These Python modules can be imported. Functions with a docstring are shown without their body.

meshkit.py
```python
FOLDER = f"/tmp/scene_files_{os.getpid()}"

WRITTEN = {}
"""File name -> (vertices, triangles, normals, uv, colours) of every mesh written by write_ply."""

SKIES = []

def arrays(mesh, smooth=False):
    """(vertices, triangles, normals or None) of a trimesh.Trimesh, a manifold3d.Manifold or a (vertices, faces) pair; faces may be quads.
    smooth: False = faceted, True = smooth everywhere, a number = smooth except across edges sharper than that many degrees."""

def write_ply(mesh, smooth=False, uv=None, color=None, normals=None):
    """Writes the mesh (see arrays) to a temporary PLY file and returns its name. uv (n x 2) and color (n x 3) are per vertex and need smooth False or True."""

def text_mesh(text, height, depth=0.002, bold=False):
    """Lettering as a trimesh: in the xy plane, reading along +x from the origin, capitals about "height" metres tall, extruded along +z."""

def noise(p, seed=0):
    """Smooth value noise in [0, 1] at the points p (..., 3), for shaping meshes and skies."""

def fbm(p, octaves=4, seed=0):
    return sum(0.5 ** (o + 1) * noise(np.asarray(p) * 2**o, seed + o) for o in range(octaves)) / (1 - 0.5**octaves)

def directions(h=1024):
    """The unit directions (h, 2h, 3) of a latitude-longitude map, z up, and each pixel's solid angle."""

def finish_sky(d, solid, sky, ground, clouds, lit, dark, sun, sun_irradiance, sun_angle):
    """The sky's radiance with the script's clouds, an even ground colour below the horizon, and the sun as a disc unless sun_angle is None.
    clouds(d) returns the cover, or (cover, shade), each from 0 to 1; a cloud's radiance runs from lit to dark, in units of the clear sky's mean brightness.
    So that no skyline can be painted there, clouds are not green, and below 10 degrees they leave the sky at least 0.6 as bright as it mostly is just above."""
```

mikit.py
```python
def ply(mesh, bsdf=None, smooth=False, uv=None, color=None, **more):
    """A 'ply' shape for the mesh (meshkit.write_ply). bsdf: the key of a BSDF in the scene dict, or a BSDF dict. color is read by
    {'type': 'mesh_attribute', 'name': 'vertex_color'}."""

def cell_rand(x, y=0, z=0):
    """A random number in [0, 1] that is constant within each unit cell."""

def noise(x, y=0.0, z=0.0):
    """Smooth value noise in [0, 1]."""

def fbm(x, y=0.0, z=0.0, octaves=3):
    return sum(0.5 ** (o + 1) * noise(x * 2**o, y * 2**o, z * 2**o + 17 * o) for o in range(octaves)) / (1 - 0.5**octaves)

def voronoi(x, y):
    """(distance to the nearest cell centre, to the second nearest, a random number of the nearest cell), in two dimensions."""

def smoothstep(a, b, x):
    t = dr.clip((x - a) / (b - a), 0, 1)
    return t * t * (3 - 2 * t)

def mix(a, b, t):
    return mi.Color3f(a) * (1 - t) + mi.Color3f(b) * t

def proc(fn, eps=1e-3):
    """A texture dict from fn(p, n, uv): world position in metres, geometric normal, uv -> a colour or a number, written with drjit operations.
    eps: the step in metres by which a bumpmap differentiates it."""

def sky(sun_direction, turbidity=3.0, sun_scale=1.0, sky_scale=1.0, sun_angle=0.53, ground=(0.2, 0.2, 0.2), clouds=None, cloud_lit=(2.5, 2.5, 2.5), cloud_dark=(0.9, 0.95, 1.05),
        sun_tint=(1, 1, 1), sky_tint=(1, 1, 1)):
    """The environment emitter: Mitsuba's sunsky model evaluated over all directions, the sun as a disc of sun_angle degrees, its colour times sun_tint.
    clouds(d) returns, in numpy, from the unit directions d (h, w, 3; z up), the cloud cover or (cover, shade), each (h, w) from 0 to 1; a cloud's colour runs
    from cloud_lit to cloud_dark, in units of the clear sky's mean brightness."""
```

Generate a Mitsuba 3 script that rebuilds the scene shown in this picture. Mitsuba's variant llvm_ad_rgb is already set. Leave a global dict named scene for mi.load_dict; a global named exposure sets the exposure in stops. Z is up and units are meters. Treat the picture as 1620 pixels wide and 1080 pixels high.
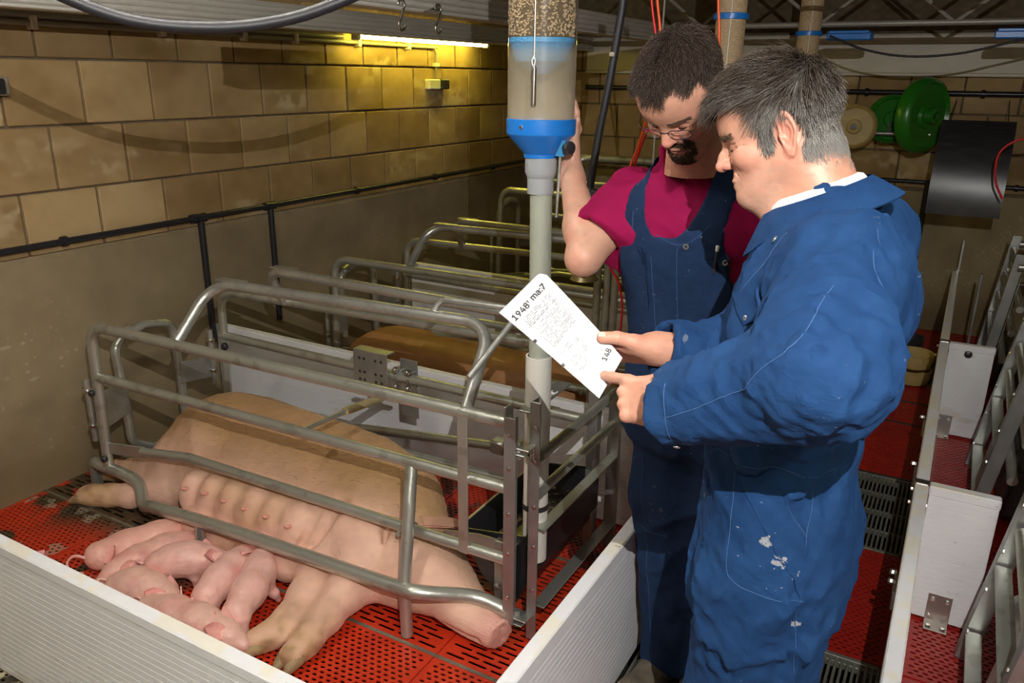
import math, random
import numpy as np
import trimesh
import mitsuba as mi
import drjit as dr
import mikit, meshkit
from mikit import proc, noise, fbm, smoothstep, mix

# ---------------------------------------------------------------- camera, lights, exposure
T = mi.ScalarTransform4f
AXES = dict(x=(0.86998483, 0.16564835, -0.46442117), y=(0.49295049, -0.27073261, 0.82686376), z=(0.01123466, -0.94829556, -0.3171897))
MC = np.array([AXES['x'], AXES['y'], AXES['z']])          # rows: the room's axes seen from the lens (right, down, forward)
EYE = np.array([0.0, 0.0, 1.75])
FWD, DOWN = MC[:, 2], MC[:, 1]
scene, labels = {}, {}
scene['camera'] = {'type': 'perspective', 'fov': math.degrees(2 * math.atan(810 / 1257.414)), 'fov_axis': 'x', 'near_clip': 0.05, 'far_clip': 60.0,
                   'to_world': T().look_at(origin=EYE.tolist(), target=(EYE + FWD).tolist(), up=(-DOWN).tolist())}
exposure = 0.36
# the photographer's flash, just above the lens
scene['flash'] = {'type': 'point', 'position': [0.22, -0.02, 2.27], 'intensity': {'type': 'rgb', 'value': [11.5, 11.4, 11.2]}}
LAMP = (33.0, 29.0, 4.0)      # the yellowish fluorescent tubes of the stable
LAMP2 = (86.0, 82.5, 75.0)  # tubes out of view, strength chosen to light pens and men

# ---------------------------------------------------------------- helpers
def put(key, mesh, bsdf, smooth=False, label=None, cat=None, group=None, kind=None, **kw):
    """one entry of the scene; a mesh given as a dict is a shared ply"""
    d = dict(mesh) if isinstance(mesh, dict) else mikit.ply(mesh, None, smooth, **{k: kw.pop(k) for k in ('uv', 'color') if k in kw})
    d['bsdf'] = {'type': 'ref', 'id': bsdf} if isinstance(bsdf, str) else bsdf
    d.update(kw)
    scene[key] = d
    tag(key, label, cat, group, kind)
    return key

def tag(key, label=None, cat=None, group=None, kind=None):
    e = {k: v for k, v in dict(label=label, category=cat, group=group, kind=kind).items() if v}
    if e:
        labels.setdefault(key, {}).update(e)

COUNT = {}
def num(base):
    n = COUNT.get(base, 0)
    COUNT[base] = n + 1
    return base if n == 0 else f'{base}_{n:03d}'

def part(parent, name, mesh, bsdf, smooth=False, **kw):
    return put(num(parent + '__' + name), mesh, bsdf, smooth, **kw)

def cat(*ms):
    ms = [m for m in ms if m is not None]
    return trimesh.util.concatenate(ms) if len(ms) > 1 else ms[0]

def box(lo, hi, b=0.002):
    """a bevelled box from corner to corner"""
    lo, hi = np.minimum(lo, hi).astype(float), np.maximum(lo, hi).astype(float)
    b = min(b, 0.45 * float((hi - lo).min()))
    if b <= 0:
        return trimesh.creation.box(bounds=[lo, hi])
    pts = []
    for s in np.ndindex(2, 2, 2):
        c = np.where(np.array(s) == 1, hi, lo)
        d = np.where(np.array(s) == 1, -1, 1) * b
        for k in range(3):
            e = d.copy(); e[k] = 0
            pts.append(c + e)
    return trimesh.convex.convex_hull(np.array(pts))

def frame_of(d):
    d = np.asarray(d, float); d = d / np.linalg.norm(d)
    a = np.array([0, 0, 1.0]) if abs(d[2]) < 0.9 else np.array([1.0, 0, 0])
    u = np.cross(a, d); u /= np.linalg.norm(u)
    return u, np.cross(d, u), d

def bar(p0, p1, w, t, up=(0, 0, 1), b=0.0015):
    """a flat bar from p0 to p1: width w along up, thickness t across"""
    p0, p1, up = (np.asarray(x, float) for x in (p0, p1, up))
    d = p1 - p0; L = np.linalg.norm(d); d = d / L
    s = np.cross(d, up); s /= np.linalg.norm(s)
    u = np.cross(s, d)
    m = box([0, -w / 2, -t / 2], [L, w / 2, t / 2], b)
    R = np.eye(4); R[:3, 0], R[:3, 1], R[:3, 2], R[:3, 3] = d, u, np.cross(d, u), p0
    m.apply_transform(R)
    return m

def fillet(pts, r, n=6):
    pts = [np.asarray(p, float) for p in pts]
    out = [pts[0]]
    for i in range(1, len(pts) - 1):
        a, b, c = pts[i - 1], pts[i], pts[i + 1]
        u, v = (a - b), (c - b)
        lu, lv = np.linalg.norm(u), np.linalg.norm(v)
        u, v = u / lu, v / lv
        ang = math.acos(np.clip(u @ v, -1, 1))
        if ang > math.pi - 0.02 or r <= 0:
            out.append(b); continue
        t = min(r / math.tan(ang / 2), 0.48 * lu, 0.48 * lv)
        rr = t * math.tan(ang / 2)
        m = (u + v) / np.linalg.norm(u + v)
        ce = b + m * (rr / math.sin(ang / 2))
        p, q = b + u * t - ce, b + v * t - ce
        w = math.acos(np.clip(p @ q / (rr * rr), -1, 1))
        for k in range(n + 1):
            s = k / n
            out.append(ce + (math.sin((1 - s) * w) * p + math.sin(s * w) * q) / math.sin(w))
    out.append(pts[-1])
    return np.array(out)

def spline(pts, n=8):
    """Catmull-Rom through the points"""
    P = np.asarray(pts, float)
    P = np.vstack([2 * P[0] - P[1], P, 2 * P[-1] - P[-2]])
    out = []
    for i in range(1, len(P) - 2):
        for k in range(n):
            t = k / n
            out.append(0.5 * (2 * P[i] + (P[i + 1] - P[i - 1]) * t + (2 * P[i - 1] - 5 * P[i] + 4 * P[i + 1] - P[i + 2]) * t * t
                              + (3 * P[i] - P[i - 1] - 3 * P[i + 1] + P[i + 2]) * t ** 3))
    out.append(P[-2])
    return np.array(out)

def sweep(path, r, n=14, cap=True, flat=None):
    """a round tube along a path; r a number or one per point"""
    P = np.asarray(path, float)
    keep = np.r_[True, np.linalg.norm(np.diff(P, axis=0), axis=1) > 1e-6]
    P = P[keep]
    r = np.broadcast_to(np.asarray(r, float), (len(keep),))[keep]
    t = np.gradient(P, axis=0); t /= np.linalg.norm(t, axis=1, keepdims=True)
    u, v, _ = frame_of(t[0])
    V = []
    a = np.arange(n) * 2 * math.pi / n
    for i in range(len(P)):
        u = u - t[i] * (u @ t[i]); u /= np.linalg.norm(u)
        v = np.cross(t[i], u)
        V.append(P[i] + r[i] * (np.cos(a)[:, None] * u + np.sin(a)[:, None] * v * (flat or 1)))
    V = np.vstack(V)
    F = []
    k = np.arange(n); k2 = (k + 1) % n
    for i in range(len(P) - 1):
        A, B = i * n, (i + 1) * n
        F += [np.stack([A + k, A + k2, B + k2], 1), np.stack([A + k, B + k2, B + k], 1)]
    if cap:
        V = np.vstack([V, P[0], P[-1]])
        L = (len(P) - 1) * n
        F += [np.stack([k2, k, 0 * k + len(V) - 2], 1), np.stack([L + k, L + k2, 0 * k + len(V) - 1], 1)]
    return trimesh.Trimesh(V, np.vstack(F), process=False)

def tube(pts, r, bend=0.06, n=14):
    return sweep(fillet(pts, bend), r, n)

def lathe(profile, n=32, at=(0, 0, 0), axis=(0, 0, 1)):
    """profile: (radius, height) pairs"""
    pr = np.asarray(profile, float)
    a = np.arange(n) * 2 * math.pi / n
    V = np.vstack([np.stack([r * np.cos(a), r * np.sin(a), 0 * a + z], 1) for r, z in pr])
    F = []
    k = np.arange(n); k2 = (k + 1) % n
    for i in range(len(pr) - 1):
        A, B = i * n, (i + 1) * n
        F += [np.stack([A + k, A + k2, B + k2], 1), np.stack([A + k, B + k2, B + k], 1)]
    m = trimesh.Trimesh(V, np.vstack(F), process=False)
    u, v, d = frame_of(axis)
    R = np.eye(4); R[:3, 0], R[:3, 1], R[:3, 2], R[:3, 3] = u, v, d, at
    m.apply_transform(R)
    return m

def bolt(p, axis, r=0.008, h=0.007):
    m = lathe([(0, 0), (r, 0), (r, h * .7), (r * .75, h), (0, h)], 6, p, axis)
    return m

def xform(m, M):
    m = m.copy(); m.apply_transform(M); return m

def move(m, v):
    m = m.copy(); m.apply_translation(v); return m

# ---------------------------------------------------------------- soft bodies: distance functions meshed by surface nets
def cone(p, a, b, ra, rb):
    a, b = np.asarray(a, np.float32), np.asarray(b, np.float32)
    ba = b - a
    t = np.clip(((p - a) @ ba) / max(float(ba @ ba), 1e-12), 0, 1)
    return np.linalg.norm(p - a - t[:, None] * ba, axis=1) - (ra + (rb - ra) * t)

def ell(p, c, r, R=None):
    q = p - np.asarray(c, np.float32)
    if R is not None:
        q = q @ np.asarray(R, np.float32)          # columns of R: the ellipsoid's axes
    r = np.asarray(r, np.float32)
    k0 = np.linalg.norm(q / r, axis=1)
    k1 = np.linalg.norm(q / (r * r), axis=1)
    return k0 * (k0 - 1) / np.maximum(k1, 1e-9)

def rbox(p, c, half, rad, R=None):
    q = p - np.asarray(c, np.float32)
    if R is not None:
        q = q @ np.asarray(R, np.float32)
    q = np.abs(q) - (np.asarray(half, np.float32) - rad)
    return np.linalg.norm(np.maximum(q, 0), axis=1) + np.minimum(q.max(1), 0) - rad

def smin(a, b, k):
    h = np.maximum(k - np.abs(a - b), 0) / k
    return np.minimum(a, b) - h * h * k * 0.25

def smax(a, b, k):
    return -smin(-a, -b, k)

def chain(p, pts, rs, k=0.02):
    d = None
    for i in range(len(pts) - 1):
        e = cone(p, pts[i], pts[i + 1], rs[i], rs[i + 1])
        d = e if d is None else smin(d, e, k)
    return d

def rot(axis, deg):
    return trimesh.transformations.rotation_matrix(math.radians(deg), axis)[:3, :3]

def nets(f, lo, hi, h, slack=1.6):
    """the zero surface of f (negative inside) as a smooth mesh with cells of h"""
    lo, hi = np.asarray(lo, float), np.asarray(hi, float)
    B = 8
    nb = np.maximum(np.ceil((hi - lo) / (h * B)).astype(int), 1)
    ci = np.stack(np.meshgrid(*[np.arange(k) for k in nb], indexing='ij'), -1).reshape(-1, 3)
    cc = (lo + (ci + 0.5) * h * B).astype(np.float32)
    d = f(cc)
    live = np.abs(d) < h * B * 0.87 * slack
    N = nb * B + 1
    G = np.where(np.repeat(np.repeat(np.repeat(d.reshape(nb), B, 0), B, 1), B, 2) < 0, -1.0, 1.0).astype(np.float32)
    grid = np.ones(N, np.float32); grid[:-1, :-1, :-1] = G
    o = np.stack(np.meshgrid(*[np.arange(B + 1)] * 3, indexing='ij'), -1).reshape(-1, 3)
    li = ci[live]
    for s in range(0, len(li), 400):
        idx = (li[s:s + 400, None, :] * B + o[None]).reshape(-1, 3)
        grid[idx[:, 0], idx[:, 1], idx[:, 2]] = f((lo + idx * h).astype(np.float32))
    s = grid < 0
    mixed = np.zeros(N - 1, np.int8)
    for a in np.ndindex(2, 2, 2):
        mixed += s[a[0]:N[0] - 1 + a[0], a[1]:N[1] - 1 + a[1], a[2]:N[2] - 1 + a[2]]
    cells = np.argwhere((mixed > 0) & (mixed < 8))
    ids = np.full(N - 1, -1, np.int64); ids[tuple(cells.T)] = np.arange(len(cells))
    acc, cnt = np.zeros((len(cells), 3)), np.zeros(len(cells))
    corners = [np.array(a) for a in np.ndindex(2, 2, 2)]
    for a in corners:
        for k in range(3):
            if a[k]:
                continue
            b = a.copy(); b[k] = 1
            va, vb = grid[tuple((cells + a).T)], grid[tuple((cells + b).T)]
            m = (va < 0) != (vb < 0)
            t = va[m] / (va[m] - vb[m])
            pt = np.repeat(a[None].astype(float), m.sum(), 0); pt[:, k] += t
            acc[m] += pt; cnt[m] += 1
    V = lo + (cells + acc / np.maximum(cnt, 1)[:, None]) * h
    F = []
    for k in range(3):
        sl = [slice(1, None)] * 3; sl[k] = slice(0, None)
        sh = list(N); 
        e0 = [slice(0, n) for n in N]; e1 = [slice(0, n) for n in N]
        e0[k], e1[k] = slice(0, N[k] - 1), slice(1, N[k])
        A, Bq = s[tuple(e0)], s[tuple(e1)]
        e = np.argwhere(A != Bq)
        i, j = (k + 1) % 3, (k + 2) % 3
        ok = (e[:, i] > 0) & (e[:, j] > 0) & (e[:, i] < N[i] - 1) & (e[:, j] < N[j] - 1)
        e = e[ok]
        q = []
        for di, dj in ((1, 1), (0, 1), (0, 0), (1, 0)):
            c = e.copy(); c[:, i] -= di; c[:, j] -= dj
            q.append(ids[tuple(c.T)])
        q = np.stack(q, 1)
        inside = s[tuple(e.T)]
        q = np.where(inside[:, None], q, q[:, ::-1])
        F.append(q)
    F = np.vstack(F)
    F = F[(F >= 0).all(1)]
    F = np.vstack([F[:, [0, 1, 2]], F[:, [0, 2, 3]]])
    return trimesh.Trimesh(V, F, process=False)

# ---------------------------------------------------------------- materials
def bsdf(key, d, two=True):
    d = {'type': 'twosided', 'b': d} if two else d
    scene[key] = d
    return key

def rgb(c):
    return {'type': 'rgb', 'value': list(map(float, c))}

def prin(key, c, rough=0.5, metal=0.0, spec=0.5, two=True, bump=None, bs=0.001, **kw):
    d = {'type': 'principled', 'base_color': c if isinstance(c, dict) else rgb(c), 'roughness': rough, 'metallic': metal, 'specular': spec, **kw}
    if bump is not None:
        d = {'type': 'bumpmap', 'b': d, 'tex': bump, 'scale': bs}
    return bsdf(key, d, two)
# ---------------------------------------------------------------- room: materials
def wallcol(seed, base, dark, k=1.0):
    def fn(p, n, uv):
        a = fbm(p.x * 3.1 + seed, p.y * 3.1, p.z * 4.3, 4)
        b = fbm(p.x * 17 + seed, p.y * 17, p.z * 13, 3)
        c = smoothstep(0.56, 0.75, fbm(p.x * 2.3, p.y * 2.3 + seed, p.z * 5 + 3, 4)) * smoothstep(.35, .6, b)
        col = mix(dark, base, dr.clip(a * 1.5 - 0.25 + (b - .5) * .35 * k, 0, 1))
        return mix(col, mi.Color3f(0.50, 0.40, 0.25), c * 0.55)
    return fn
BLOCK_MATS = []
for i, (b_, d_) in enumerate((((0.37, 0.255, 0.125), (0.20, 0.122, 0.045)), ((0.33, 0.225, 0.108), (0.18, 0.108, 0.040)), ((0.41, 0.29, 0.145), (0.23, 0.142, 0.055)))):
    BLOCK_MATS.append(prin(f'mat_block_{i}', proc(wallcol(7.3 * i, b_, d_)), 0.75, spec=.25,
                           bump=proc(lambda p, n, uv: fbm(p.x * 120, p.y * 120, p.z * 120, 2)), bs=0.0015))
prin('mat_mortar', proc(lambda p, n, uv: mix((0.10, 0.075, 0.045), (0.17, 0.13, 0.085), noise(p.x * 30, p.y * 30, p.z * 30))), 0.9, spec=.1)
def plaster(p, n, uv):
    a = fbm(p.x * 1.7, p.y * 1.7, p.z * 2.6, 5)
    b = fbm(p.x * 9, p.y * 9, p.z * 4, 4)
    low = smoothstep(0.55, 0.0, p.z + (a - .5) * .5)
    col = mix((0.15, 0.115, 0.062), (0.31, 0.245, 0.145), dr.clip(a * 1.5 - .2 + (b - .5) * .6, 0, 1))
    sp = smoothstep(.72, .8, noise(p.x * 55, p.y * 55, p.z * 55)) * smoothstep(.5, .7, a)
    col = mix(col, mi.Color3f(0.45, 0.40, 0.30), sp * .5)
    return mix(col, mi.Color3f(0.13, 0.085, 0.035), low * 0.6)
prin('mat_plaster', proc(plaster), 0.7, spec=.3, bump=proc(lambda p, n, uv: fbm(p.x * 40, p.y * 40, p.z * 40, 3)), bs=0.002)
prin('mat_ceiling', proc(lambda p, n, uv: mix((0.13, 0.10, 0.06), (0.22, 0.17, 0.10), fbm(p.x * 2, p.y * 2, p.z * 3, 3))), 0.8, spec=.2)
prin('mat_plainwall', (0.30, 0.24, 0.15), 0.8)
prin('mat_offwhite', proc(lambda p, n, uv: mix((0.42, 0.38, 0.30), (0.62, 0.58, 0.50), fbm(p.x * 2.2, p.y * 2, p.z * 7, 4))), 0.5)
prin('mat_black_pipe', (0.013, 0.013, 0.016), 0.32)
prin('mat_pit', (0.015, 0.011, 0.008), 0.9)

# ---------------------------------------------------------------- room: shell
XW, YF, ZC = -3.3, 6.42, 2.42
XR, YB = 3.6, -2.4
tri = lambda m: m
put('wall_left', box([XW - .30, YB, -.35], [XW - .018, YF + .3, ZC], 0), 'mat_mortar', kind='structure')
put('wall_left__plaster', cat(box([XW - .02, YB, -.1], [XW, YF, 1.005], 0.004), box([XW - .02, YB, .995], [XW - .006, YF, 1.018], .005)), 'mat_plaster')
put('wall_far', box([XW - .30, YF + .018, -.35], [XR + .3, YF + .3, ZC], 0), 'mat_mortar', kind='structure')
put('wall_far__plaster', box([XW, YF, -.1], [XR, YF + .02, 1.0], 0.004), 'mat_plaster')
put('wall_right', box([XR, YB, -.35], [XR + .3, YF + .3, ZC], 0), 'mat_plainwall', kind='structure')
put('wall_back', box([XW - .3, YB - .3, -.35], [XR + .3, YB, ZC], 0), 'mat_plainwall', kind='structure')
put('ceiling', box([XW - .3, YB - .3, ZC], [XR + .3, YF + .3, ZC + .1], 0), 'mat_ceiling', kind='structure')
put('floor', box([XW - .1, YB, -.36], [XR, YF, -.30], 0), 'mat_pit', kind='structure')

# concrete blocks, each its own piece
rng = random.Random(5)
def block_ply(length, height, axis):
    out = []
    for i in range(3):
        m = box([0, 0, 0], [0.022, length, height], 0.004) if axis == 'y' else box([0, 0, 0], [length, 0.022, height], 0.004)
        out.append(mikit.ply(m))
    return out
ROWS = [(1.022, 1.267), (1.277, 1.528), (1.538, 1.789), (1.799, 2.05), (2.06, 2.31), (2.32, 2.415)]
PITCH = 0.335
for ri, (z0, z1) in enumerate(ROWS):
    pl = block_ply(PITCH - .011, z1 - z0, 'y')[0]
    off = 1.991 if ri % 2 else 1.991 + PITCH / 2
    k = -3
    while off + k * PITCH < YF - .05:
        y = off + k * PITCH
        if y + PITCH > 1.2 and y + PITCH < YF + .02:
            put(num('wall_left__block'), pl, BLOCK_MATS[rng.randrange(3)], to_world=T().translate([XW - .0205 - rng.random() * .0035, y + .0055, z0]))
        k += 1
for ri, (z0, z1) in enumerate(ROWS[:4]):
    pl = block_ply(PITCH - .011, z1 - z0, 'x')[0]
    off = -0.785 if ri % 2 else -0.785 + PITCH / 2
    if ri == 2: off = -.785
    if ri == 3 or ri == 1: off = -.785 + PITCH / 2
    if ri == 0: off = -.785
    for k in range(-9, 7):
        x = off + k * PITCH
        if x > XW - .2 and x + PITCH > XW:
            put(num('wall_far__block'), pl, BLOCK_MATS[rng.randrange(3)], to_world=T().translate([x + .0055, YF - .002 + rng.random() * .003, z0]))

# white plastic air panel on the far wall with its lower ledge, and the board above it
put('trim_1', cat(box([-2.9, YF - .05, 1.79], [XR, YF, 2.03], .004), box([-2.9, YF - .075, 1.775], [XR, YF, 1.80], .006),
                  sweep([[-2.9, YF - .07, 2.03], [XR, YF - .07, 2.03]], .022)), 'mat_offwhite', smooth=30, kind='structure')

# plastic water pipes along the walls
def pipe(key, pts, r, label, clips=()):
    put(key, tube(pts, r, .05, 12), 'mat_black_pipe', 35, label=label, cat='pipe')
    for c, ax in clips:
        part(key, 'clip', lathe([(0, -.012), (r * 1.5, -.012), (r * 1.55, 0), (r * 1.5, .012), (0, .012)], 12, c, ax), 'mat_black_pipe', 35)
ys = (1.96, 2.62, 3.1, 3.85, 4.7, 5.5)
pipe(num('water_pipe'), [[XW + .022, 1.1, 1.062], [XW + .022, YF - .04, 1.068], [XR, YF - .04, 1.068]], .0145,
     'black plastic water pipe running along both walls on top of the grey plaster', [([XW + .022, y, 1.065], (0, 1, 0)) for y in ys] + [([x, YF - .04, 1.068], (1, 0, 0)) for x in (-2.3, -1.2, .3)])
pipe(num('water_pipe'), [[-2.9, YF - .045, 1.665], [XR, YF - .045, 1.672]], .018, 'black plastic pipe high on the far block wall behind the green discs',
     [([x, YF - .045, 1.667], (1, 0, 0)) for x in (-2.2, -1.45, -.72, .0, .7)])
for i, y in enumerate((2.665, 3.13)):
    lab = ('vertical black drop pipe on the left wall, nearer the camera', 'vertical black drop pipe on the left wall, farther from the camera')[i]
    k = num('drop_pipe')
    pipe(k, [[XW + .022, y, 1.06], [XW + .022, y, .42]], .0165, lab)
    part(k, 'tee', lathe([(0, -.03), (.022, -.03), (.022, .03), (0, .03)], 12, [XW + .022, y, 1.064], (0, 1, 0)), 'mat_black_pipe', 35)
k = num('drop_pipe')
pipe(k, [[-.235, YF - .055, 1.07], [-.235, YF - .05, .42]], .018, 'vertical black drop pipe on the far wall below the black plastic sheet')

# grey slotted trunk and conduit under the ceiling along the left wall
prin('mat_conduit', (0.21, 0.19, 0.15), 0.5)
prin('mat_clip', (0.55, 0.50, 0.40), 0.5)
put('cable_conduit', cat(sweep([[XW + .02, 1.1, 1.925], [XW + .02, 4.75, 1.925]], .012, 10), sweep([[XW + .016, 1.1, 1.955], [XW + .016, 3.8, 1.955]], .016, 10)), 'mat_conduit', 40,
    label='pair of grey cable conduits clipped high along the left block wall', cat='conduit')
for y in (1.98, 2.57, 3.05, 3.41, 3.93, 4.42):
    part('cable_conduit', 'clip', box([XW - .002, y - .014, 1.90], [XW + .04, y + .014, 1.952], .004), 'mat_clip')
# ---------------------------------------------------------------- lamps
prin('mat_lamp_body', (0.65, 0.62, 0.5), 0.5)
def fluorescent(key, x, y0, y1, z, label, val):
    tag(key, label, 'lamp')
    put(key + '__tube', sweep([[x, y0, z], [x, y1, z]], .016, 12), 'mat_lamp_body', 40, emitter={'type': 'area', 'radiance': rgb(val)}, label='glowing white tube')
    put(key + '__batten', box([x - .035, y0 - .03, z + .022], [x + .035, y1 + .03, z + .075], .006), 'mat_lamp_body')
    for y, s in ((y0, -1), (y1, 1)):
        part(key, 'end_cap', box([x - .022, y, z - .022], [x + .022, y + s * .035, z + .03], .004), 'mat_lamp_body')
fluorescent('fluorescent_lamp', XW + .13, 3.80, 5.2, 1.955, 'lit fluorescent tube lamp glowing yellow high on the left wall', LAMP)
# tubes out of view overhead, placed to light the sow, pens and men softly
fluorescent('unseen_ceiling_lamp', -1.55, .15, 1.65, 2.33, 'unseen fluorescent tube lamp above the near pen, placed to light the sow', LAMP2)
fluorescent('unseen_ceiling_lamp_001', .75, -.9, .6, 2.33, 'unseen fluorescent tube lamp over the right hand pens, placed to light the aisle softly', LAMP2)

# junction box with its cable
prin('mat_box_white', (0.72, 0.70, 0.58), 0.4)
prin('mat_dark_plastic', (0.02, 0.02, 0.022), 0.4)
tag('junction_box', 'small cream and black socket box on the left wall below the lamp', 'socket')
put('junction_box__cover', box([XW - .002, 4.625, 1.655], [XW + .05, 4.75, 1.72], .006), 'mat_box_white')
put('junction_box__socket', box([XW - .002, 4.755, 1.655], [XW + .055, 4.85, 1.72], .006), 'mat_dark_plastic')
put('junction_box__cable', tube([[XW + .02, 4.60, 1.925], [XW + .02, 4.74, 1.925], [XW + .014, 4.745, 1.72]], .009, .05), 'mat_conduit', 40)
put('junction_box__strap', box([XW, 4.72, 1.80], [XW + .03, 4.77, 1.825], .003), 'mat_box_white')
tag('wall_switch', 'black and grey switch box at the left edge of the picture', 'switch')
put('wall_switch__body', box([XW - .002, 1.66, 1.655], [XW + .05, 1.838, 1.725], .008), 'mat_conduit')
put('wall_switch__cover', box([XW + .03, 1.66, 1.66], [XW + .058, 1.818, 1.718], .006), 'mat_dark_plastic')

# ---------------------------------------------------------------- overhead rails
def galv_col(seed):
    def fn(p, n, uv):
        a = fbm(p.x * 9 + seed, p.y * 9, p.z * 9, 3)
        c = noise(p.x * 90, p.y * 90, p.z * 90)
        return mix((0.36, 0.37, 0.34), (0.60, 0.61, 0.57), dr.clip(a * 1.6 - .3 + (c - .5) * .35, 0, 1))
    return fn
prin('mat_galv', proc(galv_col(0)), 0.36, metal=.8, bump=proc(lambda p, n, uv: fbm(p.x * 60, p.y * 60, p.z * 60, 2)), bs=.0007)
def worn(p, n, uv):
    a = fbm(p.x * 7, p.y * 7, p.z * 7, 4)
    d = smoothstep(.60, .72, fbm(p.x * 23, p.y * 23, p.z * 23 + 5, 3))
    c = mix((0.38, 0.39, 0.34), (0.58, 0.59, 0.53), a)
    return mix(c, mi.Color3f(0.17, 0.14, 0.09), d * .28)
prin('mat_galv_worn', proc(worn), 0.36, metal=.75, bump=proc(lambda p, n, uv: fbm(p.x * 60, p.y * 60, p.z * 60, 2)), bs=.0007)
prin('mat_zinc', (0.70, 0.71, 0.70), 0.22, metal=1.0)
prin('mat_rail', proc(lambda p, n, uv: mix((0.42, 0.40, 0.35), (0.58, 0.55, 0.49), fbm(p.x * 3, p.y * 2, p.z * 9, 3))), 0.42, metal=.35)
def ribbed(key, x, z0, z1, y0, y1, label):
    """a grey profiled rail: boxes with recessed flutes on its face"""
    h = (z1 - z0)
    ms = [box([x - .05, y0, z0 + .006], [x + .018, y1, z1], .003), box([x - .055, y0, z0], [x + .034, y1, z0 + .012], .003)]
    for i in range(4):
        za = z0 + .012 + (h - .012) * (i + .12) / 4
        zb = z0 + .012 + (h - .012) * (i + .80) / 4
        ms.append(box([x + .0, y0, za], [x + .030, y1, zb], .006))
    put(key, cat(*ms), 'mat_rail', label=label, cat='rail')
ribbed('overhead_rail', -1.70, 1.945, 2.045, 1.62, YF - .1, 'grey fluted rail overhead carrying the two steel hooks')
ribbed('overhead_rail_001', -2.85, 1.945, 2.05, .9, YF - .1, 'grey fluted rail overhead in front of the lit lamp on the left')
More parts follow.
